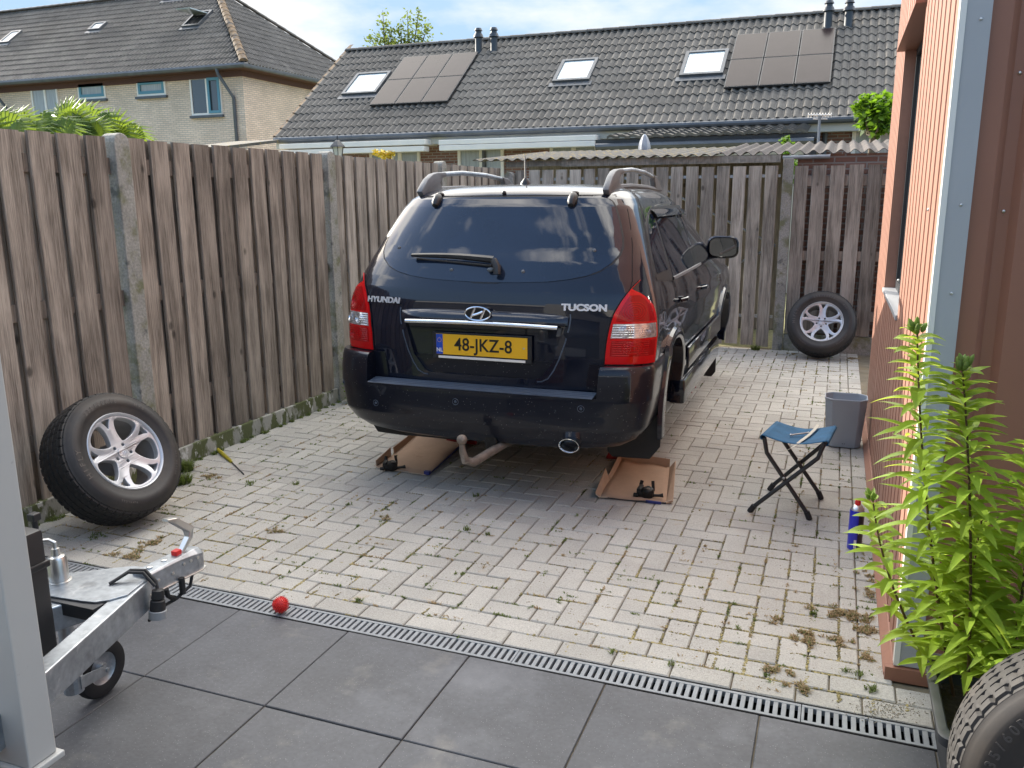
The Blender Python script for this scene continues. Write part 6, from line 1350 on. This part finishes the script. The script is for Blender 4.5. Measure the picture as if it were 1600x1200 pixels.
#@@PART5
# ------------------------------------------------------------------ trailer drawbar at the left
tl = thing('trailer', 'galvanised trailer drawbar with coupling, jockey wheel and black box at the left edge', 'trailer', (-2.1, 1.8, 0))
def bar(mb, a, b_, w, h, upv=(0, 0, 1)):
    a, b_ = Vector(a), Vector(b_); d = (b_-a).normalized(); s_ = d.cross(Vector(upv)).normalized(); u_ = s_.cross(d)
    q = lambda p: [p-s_*w-u_*h, p+s_*w-u_*h, p+s_*w+u_*h, p-s_*w+u_*h]
    mb.add(q(a)+q(b_), ((3,2,1,0), (4,5,6,7), (0,1,5,4), (1,2,6,5), (2,3,7,6), (3,0,4,7)))
NB = Vector((-1.978, 1.870, .435))
m_ = MB(); bar(m_, NB, (-1.690, .90, .435), .028, .046); m_.build('drawbar_beam', MT['galv'], tl, True, bevel=.004)
m_ = MB(); bar(m_, NB+Vector((-.05, .0, 0)), (-2.42, .95, .430), .030, .040); m_.build('drawbar_beam', MT['galv'], tl, True, bevel=.004)
m_ = MB(); m_.poly([(-1.99, 1.935, .4815), (-1.955, 1.87, .4815), (-1.93, 1.76, .4815), (-1.955, 1.715, .4815), (-1.985, 1.690, .4815), (-2.03, 1.682, .4815), (-2.16, 1.672, .4815), (-2.27, 1.69, .4815), (-2.255, 1.79, .4815), (-2.07, 1.925, .4815)], (0, 0, .005)); m_.build('top_plate', MT['galv'], tl, True, bevel=.001)
m_ = MB(); m_.box(-2.26, -1.96, 1.66, 1.70, .44, .480); m_.build('cross_member', MT['frame_dark'], tl, True)
# coupling head
cpm = MB(); a = Vector((-1.985, 1.868, .475)); b_ = Vector((-1.962, 2.105, .475)); d = (b_-a).normalized(); s_ = Vector((d.y, -d.x, 0))
def sec(t, w, zb, zt, c): 
    p = a.lerp(b_, t); p.z = 0; return [p-s_*w+Vector((0, 0, zb)), p-s_*w+Vector((0, 0, zt-c)), p-s_*(w-c)+Vector((0, 0, zt)), p+s_*(w-c)+Vector((0, 0, zt)), p+s_*w+Vector((0, 0, zt-c)), p+s_*w+Vector((0, 0, zb))]
SC = [sec(0, .034, .435, .500, .006), sec(.3, .034, .433, .502, .006), sec(.55, .033, .430, .504, .008), sec(.70, .035, .428, .506, .012), sec(.85, .036, .428, .506, .016), sec(.95, .031, .430, .502, .018), sec(1.02, .016, .434, .488, .012)]
cpm.grid(SC); cpm.add(SC[0], [(0,1,2,3,4,5)]); cpm.add(SC[-1], [(5,4,3,2,1,0)]); ch = cpm.build('coupling_head', MT['galv'], tl, True, bevel=.0015)
m_ = MB(); fl = [sec(t, w+.006, .428, .433, .001) for t, w in ((0, .034), (.5, .034), (.75, .037), (.9, .036), (1.0, .025))]; m_.grid(fl); m_.build('flange', MT['zinc'], ch)
def bolt(prof, n, M): q = MB(); q.lathe(prof, n, M); q.build('bolt', MT['zinc'], ch, smooth=True)
for t in (.16, .40):
    p = a.lerp(b_, t); bolt([(.010, 0), (.010, .005), (.006, .006), (.001, .006)], 6, Matrix.Translation((p.x, p.y, .501))); bolt([(.006, 0), (.006, .003), (.001, .004)], 8, Matrix.Translation(Vector((p.x, p.y, .465))+s_*.034) @ Matrix.Rotation(R(90), 4, 'Y'))
for t in (.60, .72, .84): p = a.lerp(b_, t); bolt([(.006, 0), (.006, .003), (.001, .004)], 8, Matrix.Translation(Vector((p.x, p.y, .478))+s_*.034) @ Matrix.Rotation(R(90), 4, 'Y'))
H0 = a.lerp(b_, .80); H0.z = .500
hn = [H0+d*-.03, H0+d*.012+Vector((0, 0, .045)), H0+d*.014+Vector((0, 0, .075)), H0+d*-.045+Vector((0, 0, .125)), H0+d*-.075+Vector((0, 0, .135))]
m_ = MB(); rows = []
for i, p in enumerate(hn):
    w = (.010, .011, .017, .016, .012)[i]; t_ = (hn[min(i+1, 4)]-hn[max(i-1, 0)]).normalized(); nn = t_.cross(s_).normalized(); th = (.006, .008, .012, .010, .004)[i]
    rows.append([p-s_*w-nn*th, p+s_*w-nn*th, p+s_*w+nn*th, p-s_*w+nn*th, p-s_*w-nn*th])
m_.grid(rows); m_.add(rows[0][:4], [(0,1,2,3)]); m_.add(rows[-1][:4], [(3,2,1,0)]); m_.build('coupling_handle', MT['zinc'], ch, bevel=.002)
m_ = MB(); p = a.lerp(b_, .62); m_.box(p.x-.012, p.x+.012, p.y-.014, p.y+.012, .502, .520); m_.build('red_catch', MT['redcap'], ch, bevel=.003)
# cable and plug
m_ = MB(); c0 = Vector((-1.985, 1.80, .49)); m_.tube([c0, (-1.955, 1.85, .515), (-1.915, 1.87, .512), (-1.878, 1.87, .48), (-1.868, 1.865, .45)], .0055, 8); m_.tube([c0+Vector((0, -.01, 0)), (-1.955, 1.84, .512), (-1.915, 1.86, .508), (-1.873, 1.86, .47)], .0055, 8)
m_.tube([(-1.865, 1.865, .38), (-1.89, 1.84, .36), (-1.91, 1.90, .365), (-1.90, 1.97, .37), (-1.885, 2.02, .395), (-1.882, 2.03, .43)], .0055, 8)
m_.tube([(-1.90, 1.96, .372), (-1.895, 1.93, .40), (-1.89, 1.92, .43)], .008, 8); m_.tube([(-1.885, 1.985, .385), (-1.885, 1.985, .44)], .010, 8); m_.build('cable', MT['black_rubber'], tl, True, smooth=True).location.x -= .047
m_ = MB(); M = Matrix.Translation((-1.868, 1.865, .455)) @ Matrix.Rotation(R(172), 4, 'X'); m_.lathe([(.001, -.005), (.018, 0), (.020, .025), (.017, .03), (.022, .034), (.024, .065), (.020, .067)], 20, M); po = m_.build('plug', MT['black_rubber'], tl, True, smooth=True); po.location.x -= .047
m_ = MB(); m_.lathe([(.018, .06), (.027, .066), (.027, .090), (.022, .092), (.020, .08), (.001, .08)], 20, M); m_.build('plug_cap', MT['grate'], po, smooth=True)
# jockey wheel: cylinder with crank, tube down to the wheel
JX = Vector((-2.205, 1.760, 0))
m_ = MB(); m_.lathe([(.036, .484), (.036, .489), (.029, .490), (.029, .560), (.024, .569), (.013, .572), (.012, .595), (.001, .596)], 24, Matrix.Translation(JX)); jt = m_.build('jockey_housing', MT['zinc'], tl, True, smooth=True)
m_ = MB(); m_.lathe([(.013, .555), (.013, .575)], 6, Matrix.Translation(JX)); m_.build('nut', MT['galv'], jt)
m_ = MB(); m_.tube([JX+Vector((0, 0, .575)), JX+Vector((0, 0, .615)), JX+Vector((-.012, -.01, .625)), JX+Vector((-.10, -.085, .628)), JX+Vector((-.115, -.095, .61))], .006, 8); m_.build('crank', MT['zinc'], jt, smooth=True)
m_ = MB(); m_.tube([JX+Vector((0, 0, .48)), JX+Vector((0, 0, .13))], .024, 16); m_.build('jockey_tube', MT['galv'], tl, True, smooth=True)
wc = Vector((-2.235, 1.890, .103)); Mw = Matrix.Translation(wc) @ Matrix.Rotation(R(2), 4, 'Z') @ Matrix.Rotation(R(90), 4, 'Y')
m_ = MB(); m_.lathe([(.055, -.018), (.075, -.023), (.095, -.018), (.1015, -.006), (.1015, .006), (.095, .018), (.075, .023), (.055, .018), (.055, -.018)], 36, Mw); jw = m_.build('jockey_wheel', MT['black_rubber'], tl, True, smooth=True)
m_ = MB(); m_.lathe([(.001, .020), (.018, .020), (.022, .006), (.045, .008), (.057, .017), (.057, -.017), (.045, -.008), (.022, -.006), (.018, -.02), (.001, -.02)], 30, Mw); m_.build('wheel_disc', MT['galv'], jw, smooth=True)
m_ = MB()
for s2 in (1, -1):
    off = (Mw.to_3x3() @ Vector((0, 0, .031*s2))); p0 = wc+off; p1 = Vector((JX.x, JX.y, .135))+off
    bar(m_, p0+(p0-p1).normalized()*.015, p1, .0025, .017, upv=(0, 0, 1)) if 0 else m_.poly([p0+Vector((0, 0, -.016)), p0+Vector((0, 0, .016)), p1+Vector((0, 0, .022)), p1+Vector((0, 0, -.022))], off.normalized()*.003)
m_.tube([JX+Vector((0, 0, .20)), JX+Vector((0, 0, .10))], .031, 14); m_.tube([wc-(Mw.to_3x3() @ Vector((0, 0, .04))), wc+(Mw.to_3x3() @ Vector((0, 0, .04)))], .007, 8); m_.build('wheel_fork', MT['galv'], jw)
# black box on the drawbar
m_ = MB(); m_.box(-2.22, -1.992, 1.26, 1.562, .345, .768); bx = m_.build('black_box', MT['black_plastic'], tl, True, bevel=.012, smooth=True)
m_ = MB(); m_.box(-2.225, -1.987, 1.255, 1.567, .655, .675); m_.build('box_lid_rim', MT['black_plastic'], bx, bevel=.004)
m_ = MB(); m_.tube([(-2.33, 1.80, .43), (-2.33, 1.80, .665)], .010, 8); m_.box(-2.345, -2.315, 1.785, 1.815, .655, .680); m_.build('clamp_knob', MT['black_plastic'], tl, True, bevel=.004)
m_ = MB(); m_.box(-2.8, -1.2, -.4, .88, .40, .44); m_.box(-2.8, -1.2, -.4, .90, .44, .75) if 0 else None; m_.build('trailer_floor', MT['galv'], tl, True)
